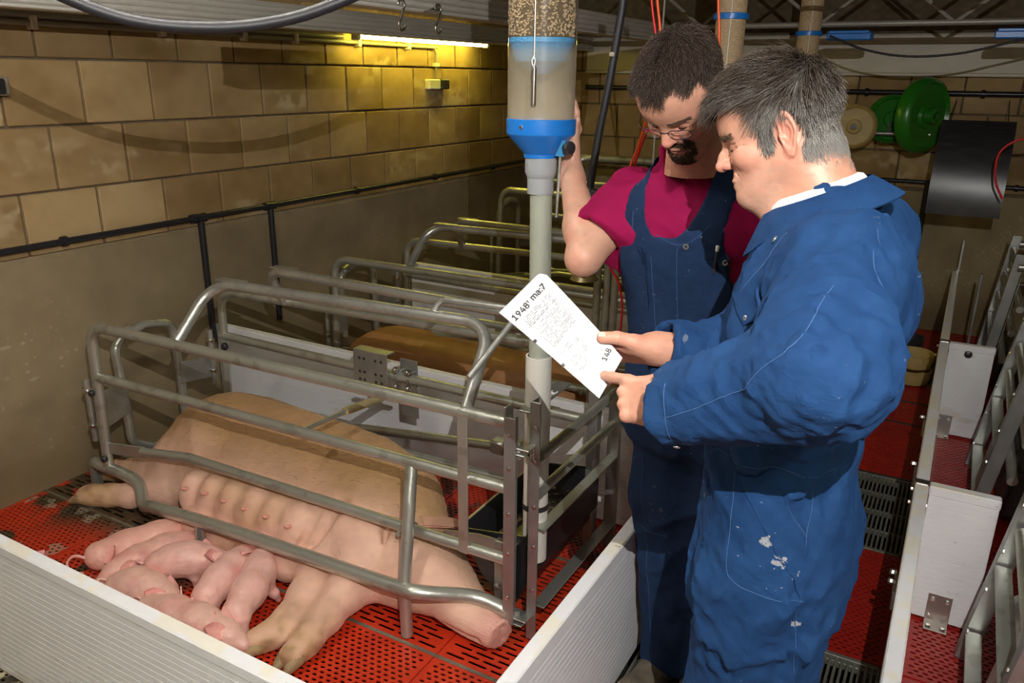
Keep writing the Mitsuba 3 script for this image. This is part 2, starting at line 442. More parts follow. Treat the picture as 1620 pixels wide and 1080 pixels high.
for i, y in enumerate((2.215, 2.42)):
    k = num('steel_hook')
    s = .016
    c = np.array([-1.664, y, 1.93])
    a = np.linspace(-.35 * math.pi, 1.0 * math.pi, 12)
    top = [c + [0, math.cos(t) * s, .030 + math.sin(t) * s] for t in a][::-1]
    bot = [c + [0, math.cos(t) * s, -.030 + math.sin(t) * s] for t in np.linspace(.65 * math.pi, 2.0 * math.pi, 12)]
    put(k, sweep(spline(top[:] + [c] + bot, 2), .0042, 8), 'mat_zinc', 50, label=('bright S shaped steel hook on the overhead rail, the left of the two', 'bright S shaped steel hook on the overhead rail, nearer the feed hopper')[i], cat='hook')
# roof trusses: thin rods and small hangers under the dark ceiling
prin('mat_rod', (0.34, 0.32, 0.27), 0.5, metal=.4)
put('roof_truss', cat(*[sweep([[x, 5.2, 2.05], [x + .42 * s, 5.2, 2.38]], .011, 8) for x in (-1.6, -.9, -.2, .5, 1.2) for s in (-1, 1)],
    sweep([[-3.2, 5.2, 2.05], [3.5, 5.2, 2.05]], .017, 10)), 'mat_rod', 40, label='grey steel truss of thin rods hanging under the dark ceiling at the back', cat='truss')
put('roof_truss_001', cat(*[sweep([[x, 3.9, 2.16], [x + .3 * s, 3.9, 2.40]], .008, 8) for x in (-2.4, -1.7, -.9, -.2) for s in (-1, 1)],
    sweep([[-3.2, 3.9, 2.16], [3.5, 3.9, 2.16]], .011, 10)), 'mat_rod', 40, label='thin steel truss under the ceiling above the men', cat='truss')
# ---------------------------------------------------------------- slatted floors
def dirt(p):
    """manure smeared over the rear of the pens, where the sows lie"""
    a = fbm(p.x * 4.5, p.y * 4.5, 3, 4)
    rear = smoothstep(-1.75, -2.75, p.x + (a - .5) * .9) * smoothstep(1.50, 1.75, p.y - (fbm(p.x * 2.6, p.y * 2.6, 9, 2) - .5) * .35)
    spots = smoothstep(.58, .66, fbm(p.x * 6.5, p.y * 6.5, 8, 3)) * smoothstep(-2.0, -2.3, p.x) * smoothstep(1.15, 1.35, p.y)
    pen = smoothstep(-.72, -.76, p.x)
    head = smoothstep(.57, .66, fbm(p.x * 9, p.y * 9, 21, 3)) * smoothstep(1.72, 1.78, p.y) * .8 * pen
    far = smoothstep(.52, .62, fbm(p.x * 5, p.y * 5, 2, 3)) * smoothstep(3.0, 3.4, p.y) * smoothstep(-.7, -.9, p.x)
    return dr.clip(dr.maximum(dr.maximum(rear * 1.3 * smoothstep(.25, .42, a), spots), dr.maximum(head, far)), 0, 1)
def redslat(p, n, uv):
    d = dirt(p)
    a = fbm(p.x * 14, p.y * 14, p.z * 14, 3)
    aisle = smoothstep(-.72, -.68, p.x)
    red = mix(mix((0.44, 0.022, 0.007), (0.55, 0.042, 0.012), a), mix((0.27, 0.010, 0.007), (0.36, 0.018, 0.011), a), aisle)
    c = mix(red, mix((0.035, 0.022, 0.012), (0.085, 0.055, 0.028), fbm(p.x * 30, p.y * 30, 1, 3)), d)
    pale = smoothstep(.64, .72, fbm(p.x * 11, p.y * 11, 31, 3)) * smoothstep(-2.2, -2.9, p.x)
    return mix(c, mi.Color3f(0.38, 0.32, 0.22), pale * .5)
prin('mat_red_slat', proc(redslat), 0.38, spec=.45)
prin('mat_red_edge', (0.50, 0.026, 0.010), 0.4)
prin('mat_cast_iron', proc(lambda p, n, uv: mix((0.10, 0.105, 0.085), (0.19, 0.19, 0.155), fbm(p.x * 25, p.y * 25, p.z * 25, 3))), 0.5, metal=.3)
prin('mat_joint', proc(lambda p, n, uv: mix((0.05, 0.04, 0.025), (0.20, 0.17, 0.12), fbm(p.x * 14, p.y * 14, 1, 3))), 0.6)

def slat_mesh(L, W, px, py, sl, sw, thick=.004, border=.012):
    """a plastic floor panel with rows of slots, every second row shifted by half a step; slots run along x"""
    V, F = [], []
    def quad(a, b, c, d):
        i = len(V); V.extend((a, b, c, d)); F.append((i, i + 1, i + 2)); F.append((i, i + 2, i + 3))
    def rect(x0, y0, x1, y1):
        if x1 - x0 > 1e-6 and y1 - y0 > 1e-6:
            quad((x0, y0, 0), (x1, y0, 0), (x1, y1, 0), (x0, y1, 0))
    def cell(x0, y0, x1, y1):
        cx, cy = (x0 + x1) / 2, (y0 + y1) / 2
        e = min(sw * .45, sl * .3)
        hole = [(cx - sl / 2, cy), (cx - sl / 2 + e, cy - sw / 2), (cx + sl / 2 - e, cy - sw / 2), (cx + sl / 2, cy), (cx + sl / 2 - e, cy + sw / 2), (cx - sl / 2 + e, cy + sw / 2)]
        out = [(x0, cy), (x0, y0), (x1, y0), (x1, cy), (x1, y1), (x0, y1)]
        for k in range(6):
            a, b = out[k], out[(k + 1) % 6]; c, d = hole[(k + 1) % 6], hole[k]
            quad((*a, 0), (*b, 0), (*c, 0), (*d, 0))
            quad((*d, 0), (*c, 0), (*c, -thick), (*d, -thick))
    rect(0, 0, L, border); rect(0, W - border, L, W); rect(0, border, border, W - border); rect(L - border, border, L, W - border)
    ny = int((W - 2 * border) / py); py = (W - 2 * border) / ny
    nx = int((L - 2 * border) / px); px = (L - 2 * border) / nx
    for j in range(ny):
        y0 = border + j * py; y1 = y0 + py
        if j % 2 == 0:
            for i in range(nx): cell(border + i * px, y0, border + (i + 1) * px, y1)
        else:
            rect(border, y0, border + px / 2, y1); rect(L - border - px / 2, y0, L - border, y1)
            for i in range(nx - 1): cell(border + (i + .5) * px, y0, border + (i + 1.5) * px, y1)
    for a, b in (((0, 0), (L, 0)), ((L, 0), (L, W)), ((L, W), (0, W)), ((0, W), (0, 0))):
        quad((*b, 0), (*a, 0), (*a, -.03), (*b, -.03))
    return trimesh.Trimesh(np.array(V, float), np.array(F), process=False)

PLX = 2.60 / 5
SL_FINE = mikit.ply(slat_mesh(PLX - .004, .346, .0262, .0172, .0188, .0092))
SL_LONG = mikit.ply(slat_mesh(PLX - .004, .336, .082, .0225, .070, .0105))
def slats(x0, y0, nx, dx, ys, ply_, base='floor__slat_panel', mat='mat_red_slat'):
    for y in ys:
        for i in range(nx):
            put(num(base), ply_, mat, to_world=T().translate([x0 + i * dx + .002, y, 0]))
XB = -0.70                                  # the boards along the aisle
def oldfloor(p, n, uv):
    a = fbm(p.x * 22, p.y * 22, 3, 4)
    return mix((0.05, 0.04, 0.025), (0.55, 0.48, 0.30), smoothstep(.40, .58, a))
prin('mat_littered', proc(oldfloor), .8)
slats(XW, .30, 5, PLX, (-.7, -.35, .0, .30, .645), SL_FINE, mat='mat_littered')
for b in (1.0,):
    slats(XW, b + .004, 5, PLX, (b + .004, b + .352), SL_FINE)
    slats(XW, b + .70, 5, PLX, (b + .706, b + 1.046), SL_LONG)
    slats(XW, b + 1.4, 5, PLX, (b + 1.386,), SL_FINE)
FAR_SL = mikit.ply(slat_mesh(PLX - .004, .56, .040, .03, .027, .013))
for b in (2.73, 4.45):
    slats(XW, b, 5, PLX, (b, b + .565, b + 1.13), FAR_SL)
put('floor__joint', cat(*[box([XW, y - .011, -.02], [XB, y + .002, .003], .001) for y in (1.703, 2.385)]), 'mat_joint')
# right hand pens
SL_R = mikit.ply(slat_mesh(.49, .69, .0262, .0172, .0188, .0092))
for j, y in enumerate((.28, .97, 1.66, 2.36, 3.06, 3.76, 4.46, 5.16, 5.72)):
    for i in range(2):
        put(num('floor__slat_panel'), SL_R, 'mat_red_slat', to_world=T().translate([.075 + i * .5, y, 0]))
# the aisle: red panels and iron grates in turn
SL_A = mikit.ply(slat_mesh(.345, .685, .0262, .0172, .0188, .0092))
def grate(L, W):
    ms = [box([i * .0175, 0, -.028], [i * .0175 + .0085, L, 0], .0015) for i in range(int(W / .0175) + 1)]
    ms += [box([0, y, -.03], [W, y + .012, -.006], .002) for y in (.003, .17, .34, .51, L - .03)]
    ms += [box([0, -.004, -.03], [W, .014, .002], .002), box([0, L - .014, -.03], [W, L + .004, .002], .002)]
    return mikit.ply(cat(*ms))
GR = grate(.685, .335)
for y, kind in ((-.41, 'r'), (.28, 'g'), (.975, 'r'), (1.67, 'g'), (2.365, 'r'), (3.06, 'g'), (3.76, 'r'), (4.46, 'r'), (5.16, 'g'), (5.72, 'r')):
    for i in range(2):
        t = T().translate([-.668 + i * .345, y, 0])
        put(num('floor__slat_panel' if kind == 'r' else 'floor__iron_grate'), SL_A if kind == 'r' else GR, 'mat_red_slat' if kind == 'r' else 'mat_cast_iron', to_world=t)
put('floor__joint_001', cat(*[box([-.67, y - .012, -.02], [.02, y + .003, .003], .001) for y in (4.455, 4.80, 3.755)]), 'mat_dark_plastic')

# ---------------------------------------------------------------- white partition boards
def board_col(p, n, uv):
    a = fbm(p.x * 2.5, p.y * 2.5, p.z * 3, 4)
    stain = smoothstep(.66, .76, fbm(p.x * 5, p.y * 5, p.z * 16 + 4, 4)) * smoothstep(.5, .1, p.z)
    spot = smoothstep(.90, .94, noise(p.x * 75, p.y * 75, p.z * 75))
    top = smoothstep(.494, .4995, p.z) * smoothstep(.52, .66, fbm(p.x * 12, p.y * 12, 5, 3))
    c = mix((0.70, 0.70, 0.71), (0.78, 0.78, 0.78), a)
    c = mix(c, mi.Color3f(0.42, 0.27, 0.10), stain * .25)
    c = mix(c, mi.Color3f(0.78, 0.68, 0.42), top * .4)
    return mix(c, mi.Color3f(0.25, 0.17, 0.08), spot * .35)
prin('mat_board', proc(board_col), 0.30, spec=.5)
prin('mat_steel_plate', (0.40, 0.37, 0.34), 0.45, metal=.9)
prin('mat_stainless', (0.55, 0.55, 0.54), 0.3, metal=1.0)
def board(key, p0, p1, label, h=.5, t=.034, lo=.012, group=None, mat='mat_board'):
    """a hollow plastic plank standing on edge between two floor points, its faces finely ribbed"""
    p0, p1 = np.array(p0, float), np.array(p1, float)
    d = p1 - p0; L = np.linalg.norm(d); d = d / L
    ms = [box([0, -t / 2 + .0006, lo], [L, t / 2 - .0006, h - .02], .002)]
    n = 22
    for i in range(n):
        za = lo + (h - .034 - lo) * i / n
        ms.append(box([.002, -t / 2, za + .0006], [L - .002, t / 2, za + (h - .034 - lo) / n - .0006], .0006))
    R = np.eye(4); R[:2, 0] = d; R[:2, 1] = (-d[1], d[0]); R[:2, 3] = p0
    tag(key, label, 'partition board', group)
    put(key + '__plank', xform(cat(*ms), R), mat)
    put(key + '__top_cap', xform(box([-.002, -t / 2 - .003, h - .034], [L + .002, t / 2 + .003, h], .004), R), mat)
board('partition_board', [XW, .986], [-.70, .986], 'white plastic board across the front of the near pen, piglets behind it')
board('partition_board_001', [-.692, -.72], [-.692, 2.70], 'white plastic board between the near pen and the aisle, beside the men')
board('partition_board_002', [XW, 2.72], [-.71, 2.72], 'white plastic board behind the near crate, separating it from the second sow')
board('partition_board_003', [-.692, 2.74], [-.692, 6.3], 'white plastic board along the aisle farther back, behind the men')
board('partition_board_004', [XW, 4.43], [-.71, 4.43], 'white plastic board far back behind the second sow')
board('partition_board_005', [.037, .2], [.037, 2.685], 'long white board edging the right side of the aisle, nearest stretch')
board('partition_board_006', [.037, 2.705], [.037, 4.40], 'long white board edging the right side of the aisle, middle stretch')
board('partition_board_007', [.037, 4.42], [.037, 6.2], 'long white board edging the right side of the aisle, farthest stretch by the wall')
board('partition_board_008', [.062, 2.70], [.262, 2.70], 'short white cross board with a steel foot plate, right of the aisle, nearer one')
board('partition_board_009', [.062, 4.41], [.262, 4.41], 'short white cross board with a black round plug, right of the aisle, farther one')
for key, y in (('partition_board_008', 2.70), ('partition_board_009', 4.41)):
    x = .155 if y < 3 else .10
    k = part(key, 'foot_plate', cat(box([x - .036, y - .022, .004], [x + .036, y - .018, .115], .001), box([x - .036, y - .068, .001], [x + .036, y - .018, .005], .001)), 'mat_steel_plate', label='bent stainless foot plate')
    for dx in (-.022, .022):
        part(k, 'bolt', bolt([x + dx, y - .021, .095], (0, -1, 0), .008), 'mat_zinc')
        part(k, 'nut', bolt([x + dx, y - .05, .004], (0, 0, 1), .009), 'mat_zinc')
part('partition_board_009', 'plug', lathe([(0, -.01), (.018, -.01), (.018, .004), (.008, .008), (0, .008)], 20, [.15, 4.387, .455], (0, -1, 0)), 'mat_dark_plastic', 40, label='round black plug')
# clamps that join the boards along the aisle
for i, (y, key) in enumerate(((2.695, 'partition_board_005'), (4.41, 'partition_board_006'))):
    part(key, 'clamp', cat(box([.014, y - .02, .40], [.02, y + .02, .503], .001), box([.054, y - .02, .40], [.06, y + .02, .503], .001), box([.014, y - .016, .499], [.06, y + .016, .504], .001)), 'mat_zinc')
    for z in (.42, .47):
        for sx in (-1, 1):
            part(key, 'bolt', bolt([.037 + sx * .023, y, z], (sx, 0, 0), .008, .009), 'mat_zinc')
for y in (2.25, 2.30, 3.1, 3.6):
    part('partition_board_005' if y < 2.7 else 'partition_board_006', 'latch', cat(box([.008, y - .025, .30], [.017, y + .025, .36], .002), bolt([.012, y, .38], (-1, 0, 0), .01, .02)), 'mat_zinc')
# ---------------------------------------------------------------- farrowing crates
prin('mat_channel', proc(lambda p, n, uv: mix((0.26, 0.27, 0.26), (0.44, 0.45, 0.44), fbm(p.x * 20, p.y * 20, p.z * 12, 3))), 0.38, metal=.75)
prin('mat_strut', proc(lambda p, n, uv: mix((0.34, 0.27, 0.12), (0.5, 0.42, 0.22), fbm(p.x * 30, p.y * 30, p.z * 30, 3))), 0.5, metal=.1)
prin('mat_chalk', (0.75, 0.75, 0.73), 0.8)
yn = lambda x: 1.88 + (x + 1.05) * .039
yf = lambda x: yn(x) + .64
def crate(key, dy, label, full=True, mirror=False, zs=1.0):
    tag(key, label, 'sow crate')
    mx = (lambda m: m)
    def P(name, mesh, mat='mat_galv_worn', smooth=40, parent=None, **kw):
        m = mesh.copy()
        if zs != 1: m.vertices[:, 2] *= zs
        m.apply_translation([0, dy, 0])
        return part(parent or key, name, m, mat, smooth, **kw)
    N = lambda x, z: [x, yn(x), z]
    Fp = lambda x, z: [x, yf(x), z]
    # near side
    P('top_rail', tube([N(-1.06, .776), N(-2.945, .788), N(-2.972, .15)], .0215, .085), label='top rail bent down into the rear post')
    P('rail', tube([N(-1.06, .555), N(-2.962, .567)], .0195))
    P('rail', cat(tube([N(-1.06, .303), N(-2.3, .315), N(-2.47, .318), N(-2.74, .278)], .0195, .15), bar(N(-2.72, .28), N(-2.97, .245), .05, .008)))
    r4 = [[-1.06, 1.88, .110], [-1.17, 1.850, .142], [-1.30, 1.74, .180], [-1.42, 1.722, .18], [-2.0, 1.70, .176], [-2.30, 1.690, .166], [-2.56, 1.70, .135], [-2.66, 1.735, .098], [-2.76, 1.79, .135], [-2.86, 1.803, .147], [-3.04, 1.805, .146]]
    P('floor_rail', cat(sweep(np.vstack([spline(r4, 8)[:-1], fillet([[-3.04, 1.805, .146], [-3.105, 1.825, .14], [-3.125, 1.835, .008]], .05)]), .0245, 16)), label='bulged piglet rail close above the floor')
    P('prop', tube([[-2.275, 1.690, .155], [-2.292, 1.690, .005]], .0175))
    P('prop', tube([[-1.415, 1.862, .545], [-1.395, 1.82, .44], [-1.362, 1.735, .18], [-1.354, 1.730, .004]], .0205, .08))
    P('clamp', cat(lathe([(0, -.018), (.028, -.018), (.028, .018), (0, .018)], 12, N(-1.435, .305), (1, 0, 0)), bolt(np.array(N(-1.45, .30)) - [0, .026, 0], (0, -1, 0), .010, .018)), 'mat_galv')
    P('flat_bar', bar(N(-1.213, .79) - np.array([0, .016, 0]), N(-1.213, .29) - np.array([0, .016, 0]), .036, .007, (1, 0, 0)))
    P('post', cat(box([-1.068, 1.858, .08], [-1.062, 1.905, .83], .001), box([-1.068, 1.858, .08], [-1.028, 1.863, .80], .001), box([-1.04, 1.858, .08], [-1.034, 1.885, .80], .001)), 'mat_channel', 30)
    # far side
    P('top_rail', tube([Fp(-1.06, .80), Fp(-2.93, .788), Fp(-2.955, .20)], .0195, .085))
    P('rail', tube([Fp(-1.06, .53), Fp(-2.955, .568)], .0205))
    P('rail', sweep(spline([Fp(-2.945, .228), Fp(-2.86, .205), Fp(-2.72, .203), Fp(-2.26, .25), Fp(-1.66, .315), Fp(-1.44, .337)], 6), .0195, 12))
    P('clamp', box(np.array(Fp(-1.46, .337)) - [.03, .03, .028], np.array(Fp(-1.46, .337)) + [.035, .03, .03], .008), 'mat_galv')
    P('rail', tube([Fp(-2.7, .196), Fp(-1.06, .19)], .0215))
    P('post', box([-1.075, 2.49, .02], [-1.035, 2.53, .84], .002), 'mat_channel', 30)
    # overhead arches that lean inwards, with their stop plates
    for s, A in enumerate(([[-2.453, 1.828, .80], [-2.453, 2.012, .985], [-1.262, 2.112, .985], [-1.21, 1.872, .785]], [[-2.53, 2.455, .79], [-2.53, 2.36, .955], [-1.262, 2.318, .965], [-1.20, 2.50, .79]])):
        a = P('arch', tube(A, .0205, .11, 16), 'mat_galv')
        c = np.array(A[1])
        P('stop_plate', bar(c + [.03, .012, .016], c + [.155, .02, .016], .045, .005, (0, 1, 0)), 'mat_galv', 30, parent=a)
    P('handle', tube([[-1.49, 2.09, .985], [-1.46, 2.115, 1.04], [-1.215, 2.13, 1.044], [-1.185, 2.12, 1.01], [-1.235, 1.93, .865]], .011, .03), 'mat_galv', label='thin bent handle rod')
    # rear gate loop with its fixing plates
    a = P('rear_gate', sweep(np.vstack([fillet([[-3.06, 1.98, .42], [-3.06, 1.965, .645], [-3.06, 2.12, .69], [-3.06, 2.265, .665], [-3.06, 2.275, .42], [-3.06, 2.275, .15], [-3.06, 2.1, .10], [-3.06, 1.985, .17], [-3.06, 1.98, .42]], .07)]), .0195, 12, cap=False), label='closed loop of tube hanging at the wall end')
    P('hinge', lathe([(0, -.03), (.025, -.03), (.027, 0), (.025, .03), (0, .03)], 12, [-3.06, 2.03, .672], (0, 1, .35)), 'mat_galv', parent=a)
    P('fixing_plate', bar([-3.03, 2.255, .425], [-3.0, 2.43, .41], .105, .006, (0, 0, 1)), 'mat_galv', 30)
    P('fixing_plate', bar([-3.03, 1.975, .41], [-2.985, 1.83, .40], .16, .006, (0, 0, 1)), 'mat_galv', 30)
    for x, y, z0, z1 in ((-3.02, 1.798, .27, .545), (-2.985, 2.405, .33, .60)):
        k = P('hinge_pin', tube([[x, y, z0], [x, y, z1]], .0125), 'mat_galv')
        for z in (z0 + .07, z1 - .05):
            P('ring', lathe([(0, -.006), (.020, -.006), (.020, .006), (0, .006)], 10, [x, y, z], (.2, .1, 1)), 'mat_zinc', parent=k)
    if not full:
        return
    P('bolt', bolt([-2.955, 1.78, .505], (0, -1, 0), .013, .016), 'mat_dark_plastic', 0)
    P('bolt', bolt([-2.955, 1.79, .205], (0, -1, 0), .014, .02), 'mat_dark_plastic', 0)
    P('bolt', bolt([-2.90, 2.42, .53], (0, -1, 0), .018, .02), 'mat_dark_plastic', 0)
    # width spacer: a perforated plate on U bolts and a telescopic strut
    y0 = yf(-2.05) - .028
    pl = P('spacer_plate', cat(box([-2.15, y0 - .006, .49], [-1.97, y0, .645], .002), box([-2.15, y0 - .006, .64], [-1.97, y0 + .05, .646], .002)), 'mat_channel', 30)
    for x in (-2.115, -2.09, -2.03, -2.0):
        for z in (.515, .55, .61):
            P('hole', lathe([(0, 0), (.0065, 0), (.0065, .001), (0, .001)], 10, [x, y0 - .0068, z], (0, -1, 0)), 'mat_dark_plastic', 30, parent=pl)
    def ubolt(x, parent):
        yy, zz = yf(x), .548
        k = P('u_bolt', sweep([[x, yy + .03 - .058 * (1 - abs(t) ** 4 if abs(t) < 1 else 0), zz + .026 * t] for t in np.linspace(-1.0, 1.0, 13)], .0042, 8), 'mat_zinc', parent=parent)
    for x in (-2.13, -2.035): ubolt(x, pl)
    pl2 = P('spacer_plate', cat(box([-1.95, yf(-1.9) + .022, .36], [-1.86, yf(-1.9) + .028, .62], .002)), 'mat_channel', 30)
    for x in (-1.935, -1.875):
        ubolt(x, pl2)
        for z in (.512, .585):
            P('nut', bolt([x, yf(x) - .018, z], (0, -1, 0), .0135, .022), 'mat_zinc', 0, parent=pl2)
    st = P('spacer_strut', tube([[-2.005, 2.46, .448], [-1.955, 2.16, .505]], .0165), 'mat_strut', label='telescopic spacer strut')
    P('rod', tube([[-1.957, 2.17, .503], [-1.893, 1.875, .555]], .0095), 'mat_galv', parent=st)
    P('bracket', cat(box([-2.16, 2.45, .44], [-1.95, 2.475, .452], .002), box([-2.06, 2.44, .435], [-2.03, 2.49, .50], .003)), 'mat_galv', 30)
    # feeding gate at the head end
    g = P('gate', cat(box([-1.006, 1.905, .012], [-1.0, 1.952, .845], .001), box([-1.006, 1.905, .012], [-.972, 1.911, .845], .001)), 'mat_channel', 30, label='front gate post with bolt holes')
    for z in (.20, .36, .50, .655, .765):
        P('bolt', bolt([-.985, 1.904, z], (0, -1, 0), .007, .004), 'mat_zinc', 0, parent=g)
        P('bolt', bolt([-1.05, 1.857, z - .02], (0, -1, 0), .007, .004), 'mat_zinc', 0, parent=g)
    P('far_post', cat(box([-1.01, 2.535, .012], [-1.004, 2.585, .665], .001), box([-1.01, 2.535, .012], [-.965, 2.54, .665], .001), box([-.971, 2.535, .012], [-.965, 2.56, .665], .001)), 'mat_channel', 30, parent=g)
    P('gate_bar', tube([[-.99, 1.94, .655], [-.99, 2.55, .655]], .0165), parent=g)
    P('gate_bar', tube([[-.99, 1.94, .53], [-.99, 2.55, .53]], .0165), parent=g)
    P('gate_strip', bar([-.985, 1.945, .40], [-.985, 2.55, .40], .006, .038, (0, 0, 1)), parent=g, smooth=30)
    P('gate_strip', bar([-.985, 1.945, .115], [-.985, 2.55, .115], .006, .045, (0, 0, 1)), parent=g, smooth=30)
    P('gate_upright', bar([-1.03, 2.47, .40], [-1.03, 2.47, .06], .03, .006, (0, 1, 0)), parent=g, smooth=30)
    hp = P('head_plate', bar([-1.035, 1.93, .795], [-1.035, 2.20, .80], .006, .05, (0, 0, 1)), 'mat_channel', 30, label='flat strap with a chalked number')
    for i, (a, b) in enumerate((((0, 0), (0, 1)), ((0, 0), (.6, 0)), ((0, .5), (.6, .5)), ((.6, 0), (.6, 1)), ((.9, 0), (.9, 1)), ((.9, 1), (1.5, 1)), ((.9, .5), (1.4, .5)))):
        f = lambda q: np.array([-1.052 + q[1] * .034, 2.07 + q[0] * .028, .8015])
        P('chalk_stroke', sweep([f(a), f(b)], .0022, 6), 'mat_chalk', parent=hp)
    for z in (.70, .10):
        P('hinge_bracket', cat(box([-1.07, 1.862, z], [-.985, 1.915, z + .006], .002), box([-1.07, 1.862, z - .02], [-1.0, 1.915, z - .014], .002), lathe([(0, -.03), (.010, -.03), (.010, .03), (0, .03)], 10, [-1.03, 1.888, z - .008])), 'mat_galv', 30, parent=g)
    for i, (a, b) in enumerate((((0, 0), (.0, 1)), ((0, .3), (.5, .45)), ((.5, 1), (.5, 0)))):
        f = lambda q: np.array([-1.0 + q[0] * .02, 1.9035, .71 - .055 + q[1] * .055])
        P('chalk_stroke', sweep([f(a), f(b)], .0015, 6), 'mat_chalk', parent=g)
crate('sow_crate', 0, 'galvanised tube crate around the nearest sow, with the feeding gate at its right end')
crate('sow_crate_001', 1.44, 'galvanised tube crate behind the nearest one, holding the second sow', full=False)
crate('sow_crate_002', 3.25, 'tall tube crate farthest back against the dark far wall', full=False, zs=1.22)

# gates of the crates on the right of the aisle, seen almost edge on
def right_gate(key, y, label, lean=.14):
    tag(key, label, 'crate gate')
    def L(m):
        m = m.copy(); m.vertices[:, 0] += lean * m.vertices[:, 2]; return m
    for yy in (y, y + .64):
        part(key, 'post', L(cat(box([.215, yy, .01], [.222, yy + .05, .86], .001), box([.215, yy, .01], [.265, yy + .006, .86], .001), box([.259, yy, .01], [.265, yy + .03, .86], .001))), 'mat_channel', 30)
    for z in (.78, .63, .50):
        part(key, 'bar', L(tube([[.24, y + .02, z], [.24, y + .62, z]], .0175)), 'mat_galv_worn', 40)
    for z in (.70, .56, .42, .26):
        part(key, 'bar', L(tube([[.315, y - .02, z], [.315, y + .66, z]], .019)), 'mat_galv_worn', 40)
    part(key, 'side_plate', L(box([.222, y + .06, .14], [.226, y + .20, .34], .001)), 'mat_galv_worn', 30)
    for z in (.37, .12):
        part(key, 'strip', L(bar([.235, y + .03, z], [.235, y + .63, z], .006, .045, (0, 0, 1))), 'mat_galv_worn', 30)
    part(key, 'upright', L(bar([.30, y + .32, .10], [.30, y + .32, .80], .04, .006, (0, 1, 0))), 'mat_channel', 30)
    for yy in (y + .03, y + .60):
        for z in (.76, .60, .44, .30, .14):
            part(key, 'bolt', L(bolt([.214, yy, z], (-1, 0, 0), .008, .006)), 'mat_zinc')
    part(key, 'latch', L(cat(box([.20, y + .06, .74], [.26, y + .16, .75], .002), tube([[.22, y + .08, .70], [.22, y + .08, .80], [.22, y + .15, .80], [.22, y + .15, .70]], .007, .02))), 'mat_zinc', 40)
    part(key, 'side_rail', L(tube([[.24, y + .70, .80], [1.9, y + .70, .80]], .02)), 'mat_galv_worn', 40)
    part(key, 'side_rail', L(tube([[.24, y + .70, .55], [1.9, y + .70, .55]], .02)), 'mat_galv_worn', 40)
    part(key, 'side_rail', L(tube([[.24, y - .05, .80], [1.9, y - .05, .80]], .02)), 'mat_galv_worn', 40)
    part(key, 'trough', L(box([.32, y + .04, .06], [.62, y + .60, .28], .02)), 'mat_dark_plastic', 40)
right_gate('crate_gate', 1.88, 'galvanised crate gate at the lower right, nearest of the row right of the aisle')
right_gate('crate_gate_001', 3.42, 'galvanised crate gate right of the aisle, middle of the row, beside the white cross boards')
right_gate('crate_gate_002', 5.05, 'galvanised crate gate right of the aisle, farthest of the row under the black sheet', .1)
# ---------------------------------------------------------------- pigs
vcol = {'type': 'mesh_attribute', 'name': 'vertex_color'}
prin('mat_sow', vcol, 0.52, spec=.35, bump=proc(lambda p, n, uv: fbm(p.x * 60, p.y * 190, p.z * 190, 3) + .5 * fbm(p.x * 400, p.y * 400, p.z * 400, 1)), bs=.0018)
prin('mat_piglet', vcol, 0.42, spec=.42, sheen=.3, bump=proc(lambda p, n, uv: fbm(p.x * 150, p.y * 150, p.z * 150, 3)), bs=.0014)
prin('mat_hoof', proc(lambda p, n, uv: mix((0.16, 0.10, 0.05), (0.42, 0.29, 0.14), fbm(p.x * 30, p.y * 30, p.z * 30, 3))), 0.6)
prin('mat_teat', (0.60, 0.27, 0.21), 0.45)
prin('mat_eye', (0.02, 0.012, 0.01), 0.15)

def lerp_table(x, xs, ys):
    return np.interp(x, xs, ys)

SX = [-2.96, -2.93, -2.86, -2.72, -2.5, -2.2, -1.9, -1.72, -1.56, -1.42, -1.28, -1.15, -1.085]
SCY = [2.16, 2.16, 2.15, 2.125, 2.085, 2.055, 2.05, 2.035, 2.00, 1.95, 1.895, 1.852, 1.838]
SCZ = [.18, .18, .185, .195, .20, .195, .19, .18, .165, .138, .100, .064, .056]
SRY = [.02, .08, .14, .20, .235, .265, .265, .23, .19, .155, .118, .078, .062]
SRZ = [.02, .08, .13, .175, .195, .195, .19, .178, .160, .135, .098, .062, .053]
from scipy.interpolate import PchipInterpolator
_ps = [PchipInterpolator(SX, t) for t in (SCY, SCZ, SRY, SRZ)]
GLANDS = [(-2.47, .235), (-2.36, .245), (-2.25, .245), (-2.14, .245), (-2.03, .245), (-1.92, .24)]
LOWG = [(-2.38, .06), (-2.22, .055), (-2.06, .05), (-1.90, .05)]
FORE = [([[-1.66, 1.97, .165], [-1.625, 1.84, .122], [-1.600, 1.71, .084], [-1.585, 1.60, .068], [-1.572, 1.50, .052], [-1.570, 1.435, .044]], [.14, .095, .066, .053, .044, .043]),
        ([[-1.80, 1.94, .11], [-1.775, 1.79, .078], [-1.725, 1.655, .064], [-1.690, 1.54, .056], [-1.694, 1.47, .048], [-1.715, 1.425, .042]], [.11, .074, .056, .049, .042, .042])]
HIND = [([[-2.62, 2.05, .22], [-2.74, 1.975, .175], [-2.88, 1.935, .115], [-2.98, 1.91, .085], [-3.07, 1.895, .068], [-3.125, 1.885, .056]], [.16, .105, .064, .05, .042, .042]),
        ([[-2.60, 2.0, .12], [-2.70, 1.89, .082], [-2.84, 1.805, .056], [-2.93, 1.765, .050], [-3.0, 1.735, .044], [-3.03, 1.72, .041]], [.11, .070, .050, .045, .042, .040])]
